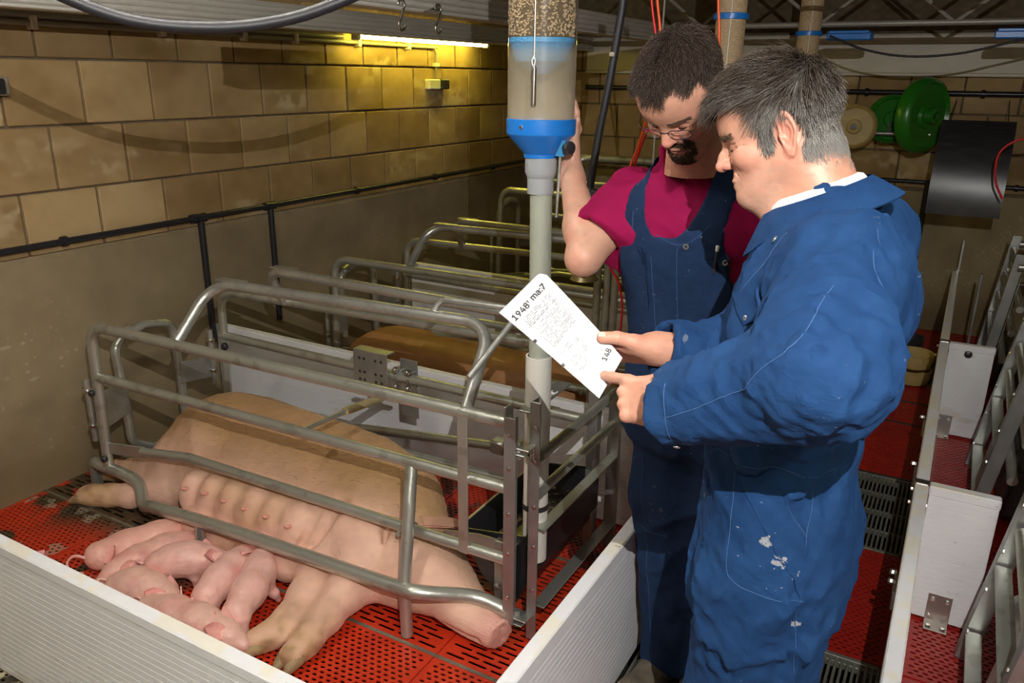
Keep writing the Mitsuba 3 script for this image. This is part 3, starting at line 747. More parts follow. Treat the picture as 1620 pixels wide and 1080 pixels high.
def sow_sdf(p):
    x = np.clip(p[:, 0], SX[0], SX[-1])
    cy, cz, ry, rz = (f(x).astype(np.float32) for f in _ps)
    q = np.sqrt(((p[:, 1] - cy - .75 * np.clip((-1.3 - p[:, 0]) / .25, 0, 1) * (p[:, 2] - .19)) / ry) ** 2 + ((p[:, 2] - cz) / rz) ** 2)
    d = (q - 1) * np.minimum(ry, rz)
    d = np.maximum(d, np.maximum(SX[0] - p[:, 0], p[:, 0] - SX[-1]))
    d = smin(d, ell(p, (-2.70, 2.15, .195), (.20, .21, .19)), .08)          # ham
    d = smin(d, ell(p, (-1.70, 2.05, .175), (.20, .215, .17)), .10)          # shoulder
    d = smin(d, ell(p, (-1.44, 1.91, .11), (.13, .12, .105)), .05)           # jowl
    for gx, gz in GLANDS:
        d = smin(d, ell(p, (gx, 1.85, gz - .085), (.062, .082, .10)), .035)
    for gx, gz in LOWG:
        d = smin(d, ell(p, (gx, 1.765, gz + .02), (.085, .075, .065)), .035)
    for pts, rs in FORE:
        d = smin(d, chain(p, pts, rs, .03), .05)
    for pts, rs in HIND:
        d = smin(d, chain(p, pts, rs, .03), .06)
    # folds: behind the elbow, at the neck, and along the flank
    for a, b, r, k in (((-1.81, 1.79, .14), (-1.75, 1.88, .30), .012, .05), ((-1.50, 1.80, .11), (-1.56, 1.90, .26), .010, .04), ((-1.86, 1.78, .14), (-1.82, 1.85, .28), .008, .04),
                       ((-1.11, 1.785, .045), (-1.24, 1.782, .050), .006, .012)):
        d = smax(d, -cone(p, a, b, r, r), k)
    # snout disc
    e = p - np.array((-1.085, 1.838, .056), np.float32)
    dx = np.array((.94, -.33, -.05), np.float32); dx /= np.linalg.norm(dx)
    t = e @ dx
    rr = np.linalg.norm(e - t[:, None] * dx, axis=1)
    d = smin(d, np.maximum(rr - (.045 + .006 * np.clip(t / .03, 0, 1)), np.abs(t) - .032), .015)
    for s in (-1, 1):
        nv = np.array((-1.05, 1.838, .056), np.float32) + np.array([0.0, .012 * 0, .019 * s], np.float32)
        d = smax(d, -ell(p, nv + dx * .006, (.020, .011, .012)), .005)
    return np.maximum(d, .004 - p[:, 2])
sow = nets(sow_sdf, [-3.2, 1.33, -.01], [-1.0, 2.45, .48], .0085)
sv = sow.vertices
wr = meshkit.fbm(sv * [26, 26, 26], 3) - .5
sow.vertices = sv + sow.vertex_normals * (wr * .006)[:, None]
def sow_colour(v, seed=0, belly=True):
    n1 = meshkit.fbm(v * 4.0, 4, seed); n2 = meshkit.fbm(v * 18.0, 3, seed + 3); n3 = meshkit.fbm(v * [55, 55, 55], 2, seed + 5)
    pink = np.array((0.68, 0.42, 0.31)); tan = np.array((0.47, 0.275, 0.135)); rose = np.array((0.66, 0.29, 0.22)); dirt_ = np.array((0.24, 0.13, 0.05))
    t = np.clip((v[:, 1] - 1.83) / .20, 0, 1)[:, None] * np.clip(((v[:, 2] - .1) / .2), .3, 1)[:, None] * (.7 + .6 * n1[:, None])
    t = np.clip(t, 0, 1)
    c = pink * (1 - t) + tan * t
    c = c * (0.88 + .24 * n2[:, None]) * (.94 + .12 * n3[:, None])
    b = np.clip((1.84 - v[:, 1]) / .1, 0, 1) * np.clip((v[:, 0] + 2.65) / .1, 0, 1) * np.clip((-1.85 - v[:, 0]) / .1, 0, 1) * np.clip((n1 - .42) * 4, 0, 1)
    c = c * (1 - .6 * b[:, None]) + rose * .6 * b[:, None]
    sn = np.clip((v[:, 0] + 1.16) / .07, 0, 1)[:, None]
    c = c * (1 - .7 * sn) + np.array((0.62, 0.30, 0.25)) * .7 * sn
    feet = np.clip((1.60 - v[:, 1]) / .13, 0, 1) + np.clip((-2.84 - v[:, 0]) / .12, 0, 1) * np.clip((1.98 - v[:, 1]) / .1, 0, 1)
    rump = np.clip((-2.45 - v[:, 0]) / .3, 0, 1) * np.clip((n1 - .50) * 7, 0, 1) * .55
    d = np.clip(feet * np.clip((n2 - .25) * 2.2, .25, .8) + rump + np.clip((n1 - .62) * 6, 0, .35), 0, .8)[:, None]
    ochre = np.array((0.46, 0.29, 0.12))
    c = c * (1 - d) + (ochre * (1 - np.clip((n2 - .5) * 5, 0, 1))[:, None] + dirt_ * np.clip((n2 - .5) * 5, 0, 1)[:, None]) * d
    return np.clip(c, 0, 1)
tag('sow', 'large pink sow lying on her side in the near crate, suckling piglets', 'sow')
put('sow__body', sow, 'mat_sow', True, color=sow_colour(sow.vertices))
def on_body(y0, x, z, f=sow_sdf):
    """the first point of the body met going along +y"""
    ys = np.linspace(y0, y0 + .4, 200).astype(np.float32)
    d = f(np.stack([0 * ys + x, ys, 0 * ys + z], 1))
    i = np.argmax(d < 0)
    return np.array([x, ys[i], z])
TEATS = []
for gx, gz in GLANDS:
    TEATS.append((on_body(1.5, gx + .012, gz - .03), (-.15, -1, .45)))
for gx, gz in ((-2.38, .06), (-1.90, .045), (-1.97, .05)):
    TEATS.append((on_body(1.45, gx, gz + .02), (0.1, -1, -.5)))
for c, a in TEATS:
    a = np.array(a) / np.linalg.norm(a)
    part('sow', 'teat', lathe([(0, -.012), (.014, -.010), (.0075, .003), (.0066, .011), (.0050, .016), (0, .0175)], 14, c, a), 'mat_teat', True)
def cleft(pts, sgn, side=.021):
    """two pointed claws at the end of a leg"""
    a, b = np.array(pts[-2]), np.array(pts[-1])
    d = (b - a) / np.linalg.norm(b - a)
    s = np.cross(d, [0, 0, 1.0]); s /= np.linalg.norm(s)
    up = np.cross(s, d)
    ms = []
    for k in (-1, 1):
        o = b + s * side * k - d * .005 - up * .002
        rings = []
        m = sweep([o, o + d * .022, o + d * .050 - up * .006, o + d * .072 - up * .014], [.026, .024, .017, .006], 12)
        m.vertices[:, 2] = np.maximum(m.vertices[:, 2], .003)
        ms.append(m)
    for k in (-1, 1):
        o = b - d * .062 + s * .018 * k - up * .030
        m = sweep([o, o + d * .020 - up * .012], [.011, .006], 8); m.vertices[:, 2] = np.maximum(m.vertices[:, 2], .003)
        ms.append(m)
    return cat(*ms)
for pts, rs in FORE + HIND:
    part('sow', 'hoof', cleft(pts, 1), 'mat_hoof', True)
def ear_mesh(base, tip, side, w, cup=.35, thick=.004, n=9):
    """a leaf shaped cupped ear"""
    base, tip, side = (np.asarray(q, float) for q in (base, tip, side))
    d = tip - base; L = np.linalg.norm(d); d /= L
    side = side - d * (side @ d); side /= np.linalg.norm(side)
    nn = np.cross(d, side)
    V, F = [], []
    ts = np.linspace(0, 1, n); us = np.linspace(-1, 1, 7)
    for s in (1, -1):
        for t in ts:
            ww = w * (math.sin(math.pi * min(.999, .22 + .78 * t)) ** .75) + .002
            for u in us:
                V.append(base + d * L * t + side * ww * u + nn * (cup * w * u * u + s * thick / 2 * (1 - .8 * t) + .12 * L * t * t))
    m = len(us)
    for s in range(2):
        o = s * n * m
        for i in range(n - 1):
            for j in range(m - 1):
                a, b, c, e = o + i * m + j, o + i * m + j + 1, o + (i + 1) * m + j + 1, o + (i + 1) * m + j
                F += [(a, b, c), (a, c, e)] if s == 0 else [(a, c, b), (a, e, c)]
    return trimesh.Trimesh(np.array(V), np.array(F), process=False)
def coloured(m, c, var=.08, seed=0):
    n = meshkit.fbm(np.asarray(m.vertices) * 40, 2, seed)[:, None]
    return np.clip(np.array(c) * (1 - var + 2 * var * n), 0, 1)
em = ear_mesh([-1.47, 1.97, .285], [-1.36, 2.12, .25], [1, .2, .1], .075, .3, .008)
part('sow', 'ear', em, 'mat_sow', True, color=coloured(em, (.62, .34, .24)))
part('sow', 'eyelid', sweep(spline([[-1.335, 1.845, .185], [-1.315, 1.835, .176], [-1.295, 1.835, .169]], 4), [.002, .004, .006, .007, .007, .006, .004, .003, .002], 8), 'mat_eye', True)

# the second sow, in the crate behind, lying with her back to the camera
M2 = np.diag([1, -1, 1, 1.0]); M2[1, 3] = 3.58 + 2.0
s2 = sow.copy(); s2.vertices[:, 1] = 5.56 - s2.vertices[:, 1]; s2.faces = s2.faces[:, ::-1]
tag('sow_001', 'second sow lying in the crate behind the near one, only her brown back showing', 'sow')
put('sow_001__body', s2, 'mat_sow', True, color=np.clip(sow_colour(sow.vertices, 9) * [.80, .66, .5], 0, 1))
e2 = em.copy(); e2.vertices[:, 1] = 5.56 - e2.vertices[:, 1]; e2.faces = e2.faces[:, ::-1]
put('sow_001__ear', e2, 'mat_sow', True, color=coloured(em, (.5, .26, .16)))

# piglets, each in a pose of its own
def piglet(key, label, spine, rs, feet, tail, up=(0, 0, 1), earside=(1, 1), tint=(1, 1, 1), seed=0):
    """spine: rump, loin, shoulder, neck, head, snout; feet: four (hip on the spine, knee, foot) triples"""
    S = np.array(spine, float)
    def f(p):
        d = chain(p, S[:4], rs[:4], .05)
        h = smin(cone(p, S[3], S[4], rs[3], rs[4]), cone(p, S[4], S[5], rs[4] * .86, rs[5]), .02)
        d = smin(d, h, .03)
        for a, b, c in feet:
            d = smin(d, chain(p, [a, b, c], [.026, .0155, .0115], .012), .024)
        hd = (S[5] - S[4]) / np.linalg.norm(S[5] - S[4])
        e = p - S[5].astype(np.float32); t = e @ hd.astype(np.float32)
        rr = np.linalg.norm(e - t[:, None] * hd.astype(np.float32), axis=1)
        d = smin(d, np.maximum(rr - .0135, np.abs(t - .006) - .006), .006)
        return np.maximum(d, .003 - p[:, 2])
    allp = np.vstack([S] + [np.array(q) for q in feet])
    lo, hi = allp.min(0) - .075, allp.max(0) + .075; lo[2] = -.004
    m = nets(f, lo, hi, .0046)
    v = m.vertices
    m.vertices = v + m.vertex_normals * ((meshkit.fbm(v * 60, 3, seed) - .5) * .004)[:, None]
    n1, n2 = meshkit.fbm(v * 14, 3, seed), meshkit.fbm(v * 50, 2, seed + 1)
    c = np.array((0.70, 0.40, 0.335)) * (1 - .5 * np.clip(n1 - .5, 0, 1))[:, None] + np.array((0.0, -.09, -.07)) * np.clip((n1 - .5) * 3, 0, 1)[:, None]
    c = c * (.9 + .2 * n2[:, None]) * np.array(tint)
    tag(key, label, 'piglet', 'suckling piglets')
    put(key + '__body', m, 'mat_piglet', True, color=np.clip(c, 0, 1))
    hd = (S[5] - S[4]) / np.linalg.norm(S[5] - S[4])
    upv = np.array(up, float); upv = upv - hd * (upv @ hd); upv /= np.linalg.norm(upv)
    sd = np.cross(upv, hd)
    for k, s in enumerate((1, -1)):
        if not earside[k]: continue
        b = S[4] - hd * .012 + upv * rs[4] * .62 + sd * s * rs[4] * .70
        e = ear_mesh(b, b - hd * .050 + sd * s * .036 + upv * .020, sd * .3 * s + hd * .6 - upv * .4, .025, .55, .0028)
        part(key, 'ear', e, 'mat_piglet', True, color=coloured(e, np.array((.72, .34, .30)) * tint, .1, seed))
        q = S[4] + hd * .018 + upv * rs[4] * .42 + sd * s * rs[4] * .70
        part(key, 'eye', trimesh.creation.icosphere(2, .0042).apply_translation(q), 'mat_eye', True)
    t = np.array(tail, float)
    tm = sweep(spline(t, 6), np.linspace(.0062, .0026, (len(t) - 1) * 6 + 1), 8)
    part(key, 'tail', tm, 'mat_piglet', True, color=coloured(tm, np.array((.70, .38, .33)) * tint))
    for a, b, c in feet:
        b, c = np.array(b), np.array(c)
        if c[2] > .03: continue
        dd = (c - b) / np.linalg.norm(c - b)
        part(key, 'hoof', sweep([c - dd * .003, c + dd * .010], [.0118, .0075], 8), 'mat_hoof', True)
R_ = [.052, .056, .053, .043, .040, .021]
def leg(a, b, c): return (a, b, c)
piglet('piglet', 'piglet farthest left, stretched towards the udder with its curled tail to the front', [[-2.545, 1.455, .062], [-2.495, 1.54, .066], [-2.455, 1.635, .068], [-2.437, 1.70, .072], [-2.425, 1.745, .070], [-2.405, 1.80, .052]], R_,
       [leg([-2.57, 1.46, .05], [-2.60, 1.50, .025], [-2.60, 1.545, .012]), leg([-2.52, 1.45, .05], [-2.48, 1.47, .03], [-2.455, 1.50, .012]), leg([-2.48, 1.64, .05], [-2.52, 1.66, .03], [-2.53, 1.70, .012]), leg([-2.43, 1.62, .05], [-2.40, 1.63, .03], [-2.385, 1.66, .012])],
       [[-2.555, 1.408, .075], [-2.585, 1.385, .085], [-2.60, 1.365, .06], [-2.575, 1.365, .035], [-2.54, 1.385, .03]], tint=(1, .93, .87), seed=1)
piglet('piglet_001', 'piglet lying with its face to the board, half under its neighbour', [[-2.34, 1.675, .055], [-2.365, 1.60, .058], [-2.395, 1.50, .056], [-2.403, 1.455, .055], [-2.407, 1.415, .055], [-2.418, 1.365, .042]], R_,
       [leg([-2.36, 1.66, .04], [-2.40, 1.66, .02], [-2.43, 1.66, .012]), leg([-2.31, 1.66, .04], [-2.29, 1.63, .02], [-2.30, 1.60, .012]), leg([-2.42, 1.50, .04], [-2.45, 1.47, .02], [-2.47, 1.44, .012]), leg([-2.38, 1.47, .04], [-2.36, 1.42, .02], [-2.37, 1.38, .012])],
       [[-2.335, 1.725, .06], [-2.33, 1.75, .06], [-2.345, 1.765, .05]], tint=(1, .96, .92), seed=2)
piglet('piglet_002', 'piglet standing side on in the middle of the group, one hind leg apart', [[-2.262, 1.492, .098], [-2.222, 1.535, .105], [-2.178, 1.578, .104], [-2.145, 1.602, .095], [-2.118, 1.63, .082], [-2.085, 1.66, .062]], [.047, .050, .049, .042, .039, .021],
       [leg([-2.245, 1.48, .075], [-2.225, 1.475, .045], [-2.245, 1.48, .014]), leg([-2.285, 1.505, .075], [-2.30, 1.53, .045], [-2.31, 1.52, .014]), leg([-2.155, 1.56, .075], [-2.150, 1.555, .045], [-2.155, 1.555, .014]), leg([-2.19, 1.595, .075], [-2.20, 1.61, .045], [-2.19, 1.61, .014])],
       [[-2.298, 1.462, .108], [-2.325, 1.455, .112], [-2.34, 1.475, .10]], seed=3)
piglet('piglet_003', 'piglet lying low against the white board, rump to the left, in the front row', [[-2.315, 1.375, .062], [-2.255, 1.40, .070], [-2.19, 1.41, .066], [-2.14, 1.412, .058], [-2.105, 1.415, .052], [-2.055, 1.42, .038]], [.05, .055, .05, .042, .038, .021],
       [leg([-2.31, 1.35, .05], [-2.29, 1.33, .03], [-2.25, 1.33, .012]), leg([-2.31, 1.41, .05], [-2.30, 1.44, .03], [-2.26, 1.45, .012]), leg([-2.18, 1.38, .05], [-2.16, 1.36, .03], [-2.12, 1.35, .012]), leg([-2.17, 1.44, .04], [-2.15, 1.46, .03], [-2.12, 1.465, .012])],
       [[-2.36, 1.365, .075], [-2.38, 1.345, .085], [-2.37, 1.33, .075]], tint=(1, 1.04, 1.0), seed=4)
piglet('piglet_004', 'piglet seen from behind at the udder, its tail hanging left, left of two', [[-1.98, 1.468, .092], [-1.995, 1.54, .102], [-2.012, 1.61, .103], [-2.03, 1.66, .098], [-2.05, 1.70, .088], [-2.075, 1.735, .075]], [.050, .050, .049, .042, .039, .022],
       [leg([-2.005, 1.45, .07], [-2.02, 1.455, .045], [-2.03, 1.462, .014]), leg([-1.955, 1.455, .07], [-1.945, 1.455, .045], [-1.955, 1.468, .014]), leg([-2.035, 1.605, .07], [-2.055, 1.615, .04], [-2.06, 1.61, .014]), leg([-1.985, 1.60, .07], [-1.965, 1.61, .04], [-1.965, 1.605, .014])],
       [[-1.99, 1.42, .105], [-2.01, 1.405, .095], [-2.035, 1.41, .10], [-2.055, 1.425, .125]], seed=5)
piglet('piglet_005', 'piglet seen from behind with its tail straight up, beside the sow forelegs', [[-1.822, 1.452, .100], [-1.855, 1.535, .112], [-1.905, 1.625, .113], [-1.94, 1.665, .112], [-1.968, 1.70, .105], [-2.0, 1.74, .082]], [.047, .049, .049, .041, .039, .022],
       [leg([-1.795, 1.44, .08], [-1.785, 1.435, .05], [-1.795, 1.442, .014]), leg([-1.845, 1.445, .08], [-1.865, 1.455, .05], [-1.872, 1.462, .014]), leg([-1.875, 1.62, .08], [-1.845, 1.63, .045], [-1.845, 1.645, .014]), leg([-1.925, 1.61, .08], [-1.95, 1.61, .045], [-1.945, 1.615, .014])],
       [[-1.828, 1.405, .108], [-1.835, 1.385, .10], [-1.83, 1.375, .125], [-1.822, 1.37, .15]], seed=6)
piglet('piglet_006', 'piglet lying along the inside of the front board, its head beside the sow hoof', [[-2.115, 1.35, .068], [-2.01, 1.352, .080], [-1.89, 1.362, .084], [-1.825, 1.366, .082], [-1.775, 1.372, .076], [-1.725, 1.383, .056]], [.046, .052, .053, .046, .043, .023],
       [leg([-2.1, 1.33, .05], [-2.08, 1.31, .03], [-2.04, 1.305, .012]), leg([-2.1, 1.38, .05], [-2.08, 1.41, .03], [-2.04, 1.41, .012]), leg([-1.87, 1.33, .05], [-1.84, 1.31, .03], [-1.80, 1.31, .012]), leg([-1.87, 1.395, .05], [-1.85, 1.415, .03], [-1.82, 1.415, .012])],
       [[-2.15, 1.348, .085], [-2.17, 1.34, .095], [-2.19, 1.335, .085], [-2.20, 1.335, .08]], tint=(1, 1.05, 1.02), seed=7)
piglet('piglet_007', 'piglet mostly hidden behind the front board at the far left, one ear showing', [[-2.56, 1.16, .062], [-2.60, 1.20, .066], [-2.64, 1.235, .066], [-2.66, 1.255, .066], [-2.68, 1.275, .066], [-2.71, 1.30, .052]], R_,
       [leg([-2.58, 1.15, .05], [-2.60, 1.13, .03], [-2.62, 1.12, .012]), leg([-2.54, 1.19, .05], [-2.52, 1.21, .03], [-2.54, 1.23, .012]), leg([-2.65, 1.21, .05], [-2.68, 1.20, .03], [-2.69, 1.19, .012]), leg([-2.62, 1.25, .05], [-2.60, 1.27, .03], [-2.61, 1.29, .012])],
       [[-2.53, 1.13, .08], [-2.52, 1.11, .085], [-2.53, 1.10, .08]], seed=8)
# ---------------------------------------------------------------- people
V3 = lambda *a: np.array(a, float)
def unit(v):
    v = np.asarray(v, float); return v / np.linalg.norm(v)
def basis(x, y):
    """columns: x, y made square to it, and their cross product"""
    x = unit(x); y = np.asarray(y, float); y = unit(y - x * (x @ y))
    return np.stack([x, y, np.cross(x, y)], 1)
CR, CU, CB = MC[:, 0], -MC[:, 1], -MC[:, 2]       # directions used only to describe poses: right, up and back as the photographer stood

def cloth_noise(p, s=1.0):
    return (meshkit.fbm(p * [9 * s, 9 * s, 5 * s], 3, 4) - .5)
def ridges(p, dirv, freq, seed, stretch=4.0):
    """long soft creases running along dirv"""
    d = unit(dirv); B = basis(d, (.3, .5, .8) if abs(d[2]) < .9 else (1, 0, 0))
    q = p @ B
    q = q * [freq / stretch, freq, freq]
    n = meshkit.fbm(q, 2, seed)
    return np.clip(1 - np.abs(n - .5) * 5.0, 0, 1)

# ---- hands: x from wrist to fingers, y towards the thumb, z the back of the hand
FINGERS = [(.031, .094, (.044, .026, .021), .0098), (.0105, .098, (.048, .030, .022), .0100), (-.0105, .094, (.044, .027, .021), .0095), (-.030, .086, (.034, .021, .019), .0085)]
def hand_chains(flex, thumb, spread=(6, 1, -4, -9)):
    """flex: three joint angles for each finger, in degrees towards the palm; thumb: its points from the wrist"""
    out = []
    for (y, x, ls, r), fl, sp in zip(FINGERS, flex, spread):
        pts = [V3(x - .055, y * .72, .0), V3(x, y, .002)]
        a = 0
        for l, f in zip(ls, fl):
            a += math.radians(f)
            s = math.radians(sp) * (1 if a < 1.2 else .4)
            pts.append(pts[-1] + l * V3(math.cos(a) * math.cos(s), math.cos(a) * math.sin(s), -math.sin(a)))
        out.append((pts, [r * 1.05, r * 1.12, r * 1.0, r * .92, r * .80]))
    out.append(([V3(*q) for q in thumb], [.016, .0145, .0118, .0105, .0088][:len(thumb)]))
    return out
def hand_sdf(p, org, B, chains, sc=1.0):
    q = ((p - np.asarray(org, np.float32)) @ np.asarray(B, np.float32)) / sc
    d = rbox(q, (.050, .001, -.002), (.048, .039, .0135), .013)
    d = smin(d, ell(q, (.035, .026, -.010), (.036, .018, .016)), .015)
    d = smin(d, ell(q, (.040, -.028, -.008), (.040, .014, .015)), .012)
    d = smin(d, cone(q, (-.03, 0, 0), (.02, 0, -.001), .026, .024), .02)
    for i, (pts, rs) in enumerate(chains):
        e = None
        for k in range(len(pts) - 1):
            if k == 0 and i < 4:
                continue
            c = cone(q, pts[k], pts[k + 1], rs[k], rs[k + 1])
            e = c if e is None else smin(e, c, .004)
        if i < 4:
            k1 = ell(q, pts[1] + V3(0, 0, .004), (.011, .0095, .0095))
            e = smin(e, k1, .006)
        d = smin(d, e, .007 if i < 4 else .012)
    return d * sc
def nails(parent, org, B, chains, mat, which, sc=1.0):
    for i in which:
        pts, rs = chains[i]
        a, b = pts[-2], pts[-1]
        d = unit(b - a)
        upv = V3(0, 0, 1) if i < 4 else unit(V3(-.25, .75, .55))
        upv = unit(upv - d * (upv @ d)); s = np.cross(d, upv)
        V = []; F = []
        r = rs[-1] + .0006
        for u in np.linspace(-.75, .75, 5):
            for t in np.linspace(-.0055, .0075, 4):
                V.append(b + d * t + (s * math.sin(u) + upv * math.cos(u)) * (r + .0004))
        for u in range(4):
            for t in range(3):
                k = u * 4 + t; F += [(k, k + 4, k + 5), (k, k + 5, k + 1)]
        V = np.array(V) * sc @ np.asarray(B).T + org
        m = trimesh.Trimesh(V, np.array(F), process=False)
        part(parent, 'nail', m, mat, True)

# ---- heads: x forwards, y to the person's left, z up; eyes at z = 0
def head_sdf(q, k):
    ax = np.abs(q[:, 1]); m = np.stack([q[:, 0], ax, q[:, 2]], 1)
    d = ell(q, (-.006, 0, .030), (.100, .0775, .090))
    d = smin(d, ell(q, (.045, 0, .040), (.052, .058, .050)), .05)
    d = smin(d, ell(q, (.030, 0, -.050), (.062, .054 * k['jaw'], .066)), .04)
    d = smin(d, cone(m, (-.004, .056 * k['jaw'], -.055), (.072, .014, -.104), .018, .019), .035)
    d = smin(d, ell(q, (.084, 0, -.103), (.017, .021, .016)), .022)          # chin
    d = smin(d, cone(m, (.085, .008, .016), (.070, .046, .014), .012, .010), .016)   # brow
    d = smin(d, ell(m, (.060, .043, -.030), (.026, .022, .020)), .025)       # cheekbone
    d = smax(d, -ell(m, (.103, .032, -.004), (.018, .019, .012)), .012)      # eye hollow
    d = smin(d, ell(m, (.0765, .031, -.003), (.0135, .0140, .0125)), .004)   # eye under its lid
    nb, nt = k['nose']
    d = smin(d, cone(q, (.088, 0, .010), nb, .0085, .0095), .012)
    d = smin(d, cone(q, nb, nt, .0095, .0125), .008)
    d = smin(d, ell(m, (nt[0] - .013, .0125, nt[2] - .003), (.011, .0075, .0085)), .006)
    d = smax(d, -ell(m, (nt[0] - .006, .0068, nt[2] - .0125), (.0055, .0036, .006)), .003)
    d = smin(d, ell(q, (.0845, 0, -.058), (.014, .026, .014)), .014)         # upper lip and muzzle
    d = smin(d, ell(q, (.0955, 0, -.0663), (.0095, .0215, .0056)), .005)
    d = smin(d, ell(q, (.0940, 0, -.0778), (.0095, .0185, .0066)), .006)
    d = smax(d, -ell(q, (.1040, 0, -.0718), (.012, .0245, .0016)), .003)
    d = smax(d, -cone(m, (.092, .020, -.046), (.080, .031, -.072), .0018, .0016), .009)   # fold beside the mouth
    for a, b, r in k.get('lines', ()):
        d = smax(d, -cone(m, a, b, r, r * .6), .004)
    # ears
    for s in (1, -1):
        if not k['ears'][0 if s > 0 else 1]:
            continue
        eo = V3(-.012, s * .0785, -.010)
        E = basis(V3(-.05 - .32, s * 1.0 * .38, 0.0) + V3(-.6, 0, 0), (.10, 0, 1)) if False else None
        xo = unit(V3(-1, s * .42, .0)); zo = unit(V3(-.16, s * .10, 1)); zo = unit(zo - xo * (xo @ zo)); no = np.cross(zo, xo) * s * -1
        EB = np.stack([xo, no, zo], 1)
        e = (q - eo.astype(np.float32)) @ EB.astype(np.float32)               # backwards, outwards, up
        er = k.get('ear', 1.0)
        wx = np.where(e[:, 2] > 0, 1.0, 1.0 + .55 * np.clip(-e[:, 2] / (.034 * er), 0, 1))
        rr = np.sqrt(((e[:, 0] - .006) * wx / (.0165 * er)) ** 2 + (e[:, 2] / (.0315 * er)) ** 2)
        helix = np.sqrt(((rr - 1) * .0175) ** 2 + (e[:, 1] - .004) ** 2) - .0036
        front = smax(helix, -(e[:, 0] + .010), .004)
        plate = np.maximum(np.abs(e[:, 1] + .001) - .0022, (rr - 1) * .017)
        anti = np.sqrt(((rr - .56) * .0175) ** 2 + (e[:, 1] - .002) ** 2) - .0030
        anti = smax(anti, -(e[:, 0] + .002), .004)
        lobe = ell(e, (.000, .002, -.0305 * er), (.0085, .0042, .0095))
        trag = ell(e, (-.0075, .004, -.004), (.0042, .0042, .0065))
        ear = smin(smin(smin(smin(front, plate, .003), anti, .003), lobe, .006), trag, .004)
        d = smin(d, ear, .007)
    return d

def strands(roots, normals, combs, lengths, radius, colors, lift, seed, curl=.25, segs=4):
    """short hairs as thin three sided tapering tubes"""
    rg = np.random.default_rng(seed)
    n = len(roots)
    nv = normals; cb = combs - nv * (combs * nv).sum(1, keepdims=True)
    cb = cb / np.maximum(np.linalg.norm(cb, axis=1, keepdims=True), 1e-6)
    cb = cb + rg.normal(0, curl, (n, 3)); cb = cb - nv * (cb * nv).sum(1, keepdims=True) * .7
    P = [roots - nv * .001]
    for s in range(1, segs + 1):
        t = s / segs
        l = lift[:, None] * (1 - t) ** 1.2 + .10 * (1 - t)
        d = nv * l + cb * (.35 + t * .9)
        d /= np.linalg.norm(d, axis=1, keepdims=True)
        P.append(P[-1] + d * (lengths / segs)[:, None])
    P = np.stack(P, 1)
    side = np.cross(P[:, 1] - P[:, 0], nv); side /= np.maximum(np.linalg.norm(side, axis=1, keepdims=True), 1e-9)
    V = []; 
    for s in range(segs + 1):
        r = radius * (1 - .75 * (s / segs) ** 2)
        for a in (0, 2.094, 4.189):
            V.append(P[:, s] + (side * math.cos(a) + nv * math.sin(a)) * r)
    V = np.stack(V, 1)                          # n, (segs+1)*3, 3
    F = []
    for s in range(segs):
        for k in range(3):
            a, b = s * 3 + k, s * 3 + (k + 1) % 3
            F += [(a, b, b + 3), (a, b + 3, a + 3)]
    F = np.array(F)
    m = (segs + 1) * 3
    FF = (F[None] + (np.arange(n) * m)[:, None, None]).reshape(-1, 3)
    return trimesh.Trimesh(V.reshape(-1, 3), FF, process=False), np.repeat(colors, m, 0)

def scalp_points(mesh, B, org, mask, n, seed):
    """random points on the part of the head for which mask(local coordinates) is true"""
    rg = np.random.default_rng(seed)
    a = mesh.vertices[mesh.faces]
    c = (a.mean(1) - org) @ B
    w = mask(c) * np.linalg.norm(np.cross(a[:, 1] - a[:, 0], a[:, 2] - a[:, 0]), axis=1)
    i = rg.choice(len(w), n, p=w / w.sum())
    u = rg.random((n, 2)); u = np.where(u.sum(1, keepdims=True) > 1, 1 - u, u)
    p = a[i, 0] + (a[i, 1] - a[i, 0]) * u[:, :1] + (a[i, 2] - a[i, 0]) * u[:, 1:]
    nn = np.cross(a[i, 1] - a[i, 0], a[i, 2] - a[i, 0]); nn /= np.linalg.norm(nn, axis=1, keepdims=True)
    return p, nn

def sections(p, T_, f, slant=None):
    """a trunk given by rows (z, x, y, half depth along f, half width across)"""
    T_ = np.asarray(T_, float)
    z = np.clip(p[:, 2], T_[0, 0], T_[-1, 0])
    g = [PchipInterpolator(T_[:, 0], T_[:, k])(z).astype(np.float32) for k in (1, 2, 3, 4)]
    fx, fy = np.array(f[:2], np.float32) / np.float32(np.hypot(*f[:2]))
    dx, dy = p[:, 0] - g[0], p[:, 1] - g[1]
    u, v = dx * fx + dy * fy, -dx * fy + dy * fx
    au, av = np.abs(u / g[2]), np.abs(v / g[3])
    q = (au ** 2.4 + av ** 2.4) ** (1 / 2.4)
    d = (q - 1) * np.minimum(g[2], g[3])
    e = np.maximum(T_[0, 0] - p[:, 2], p[:, 2] - T_[-1, 0])
    return smax(d, e, .02)

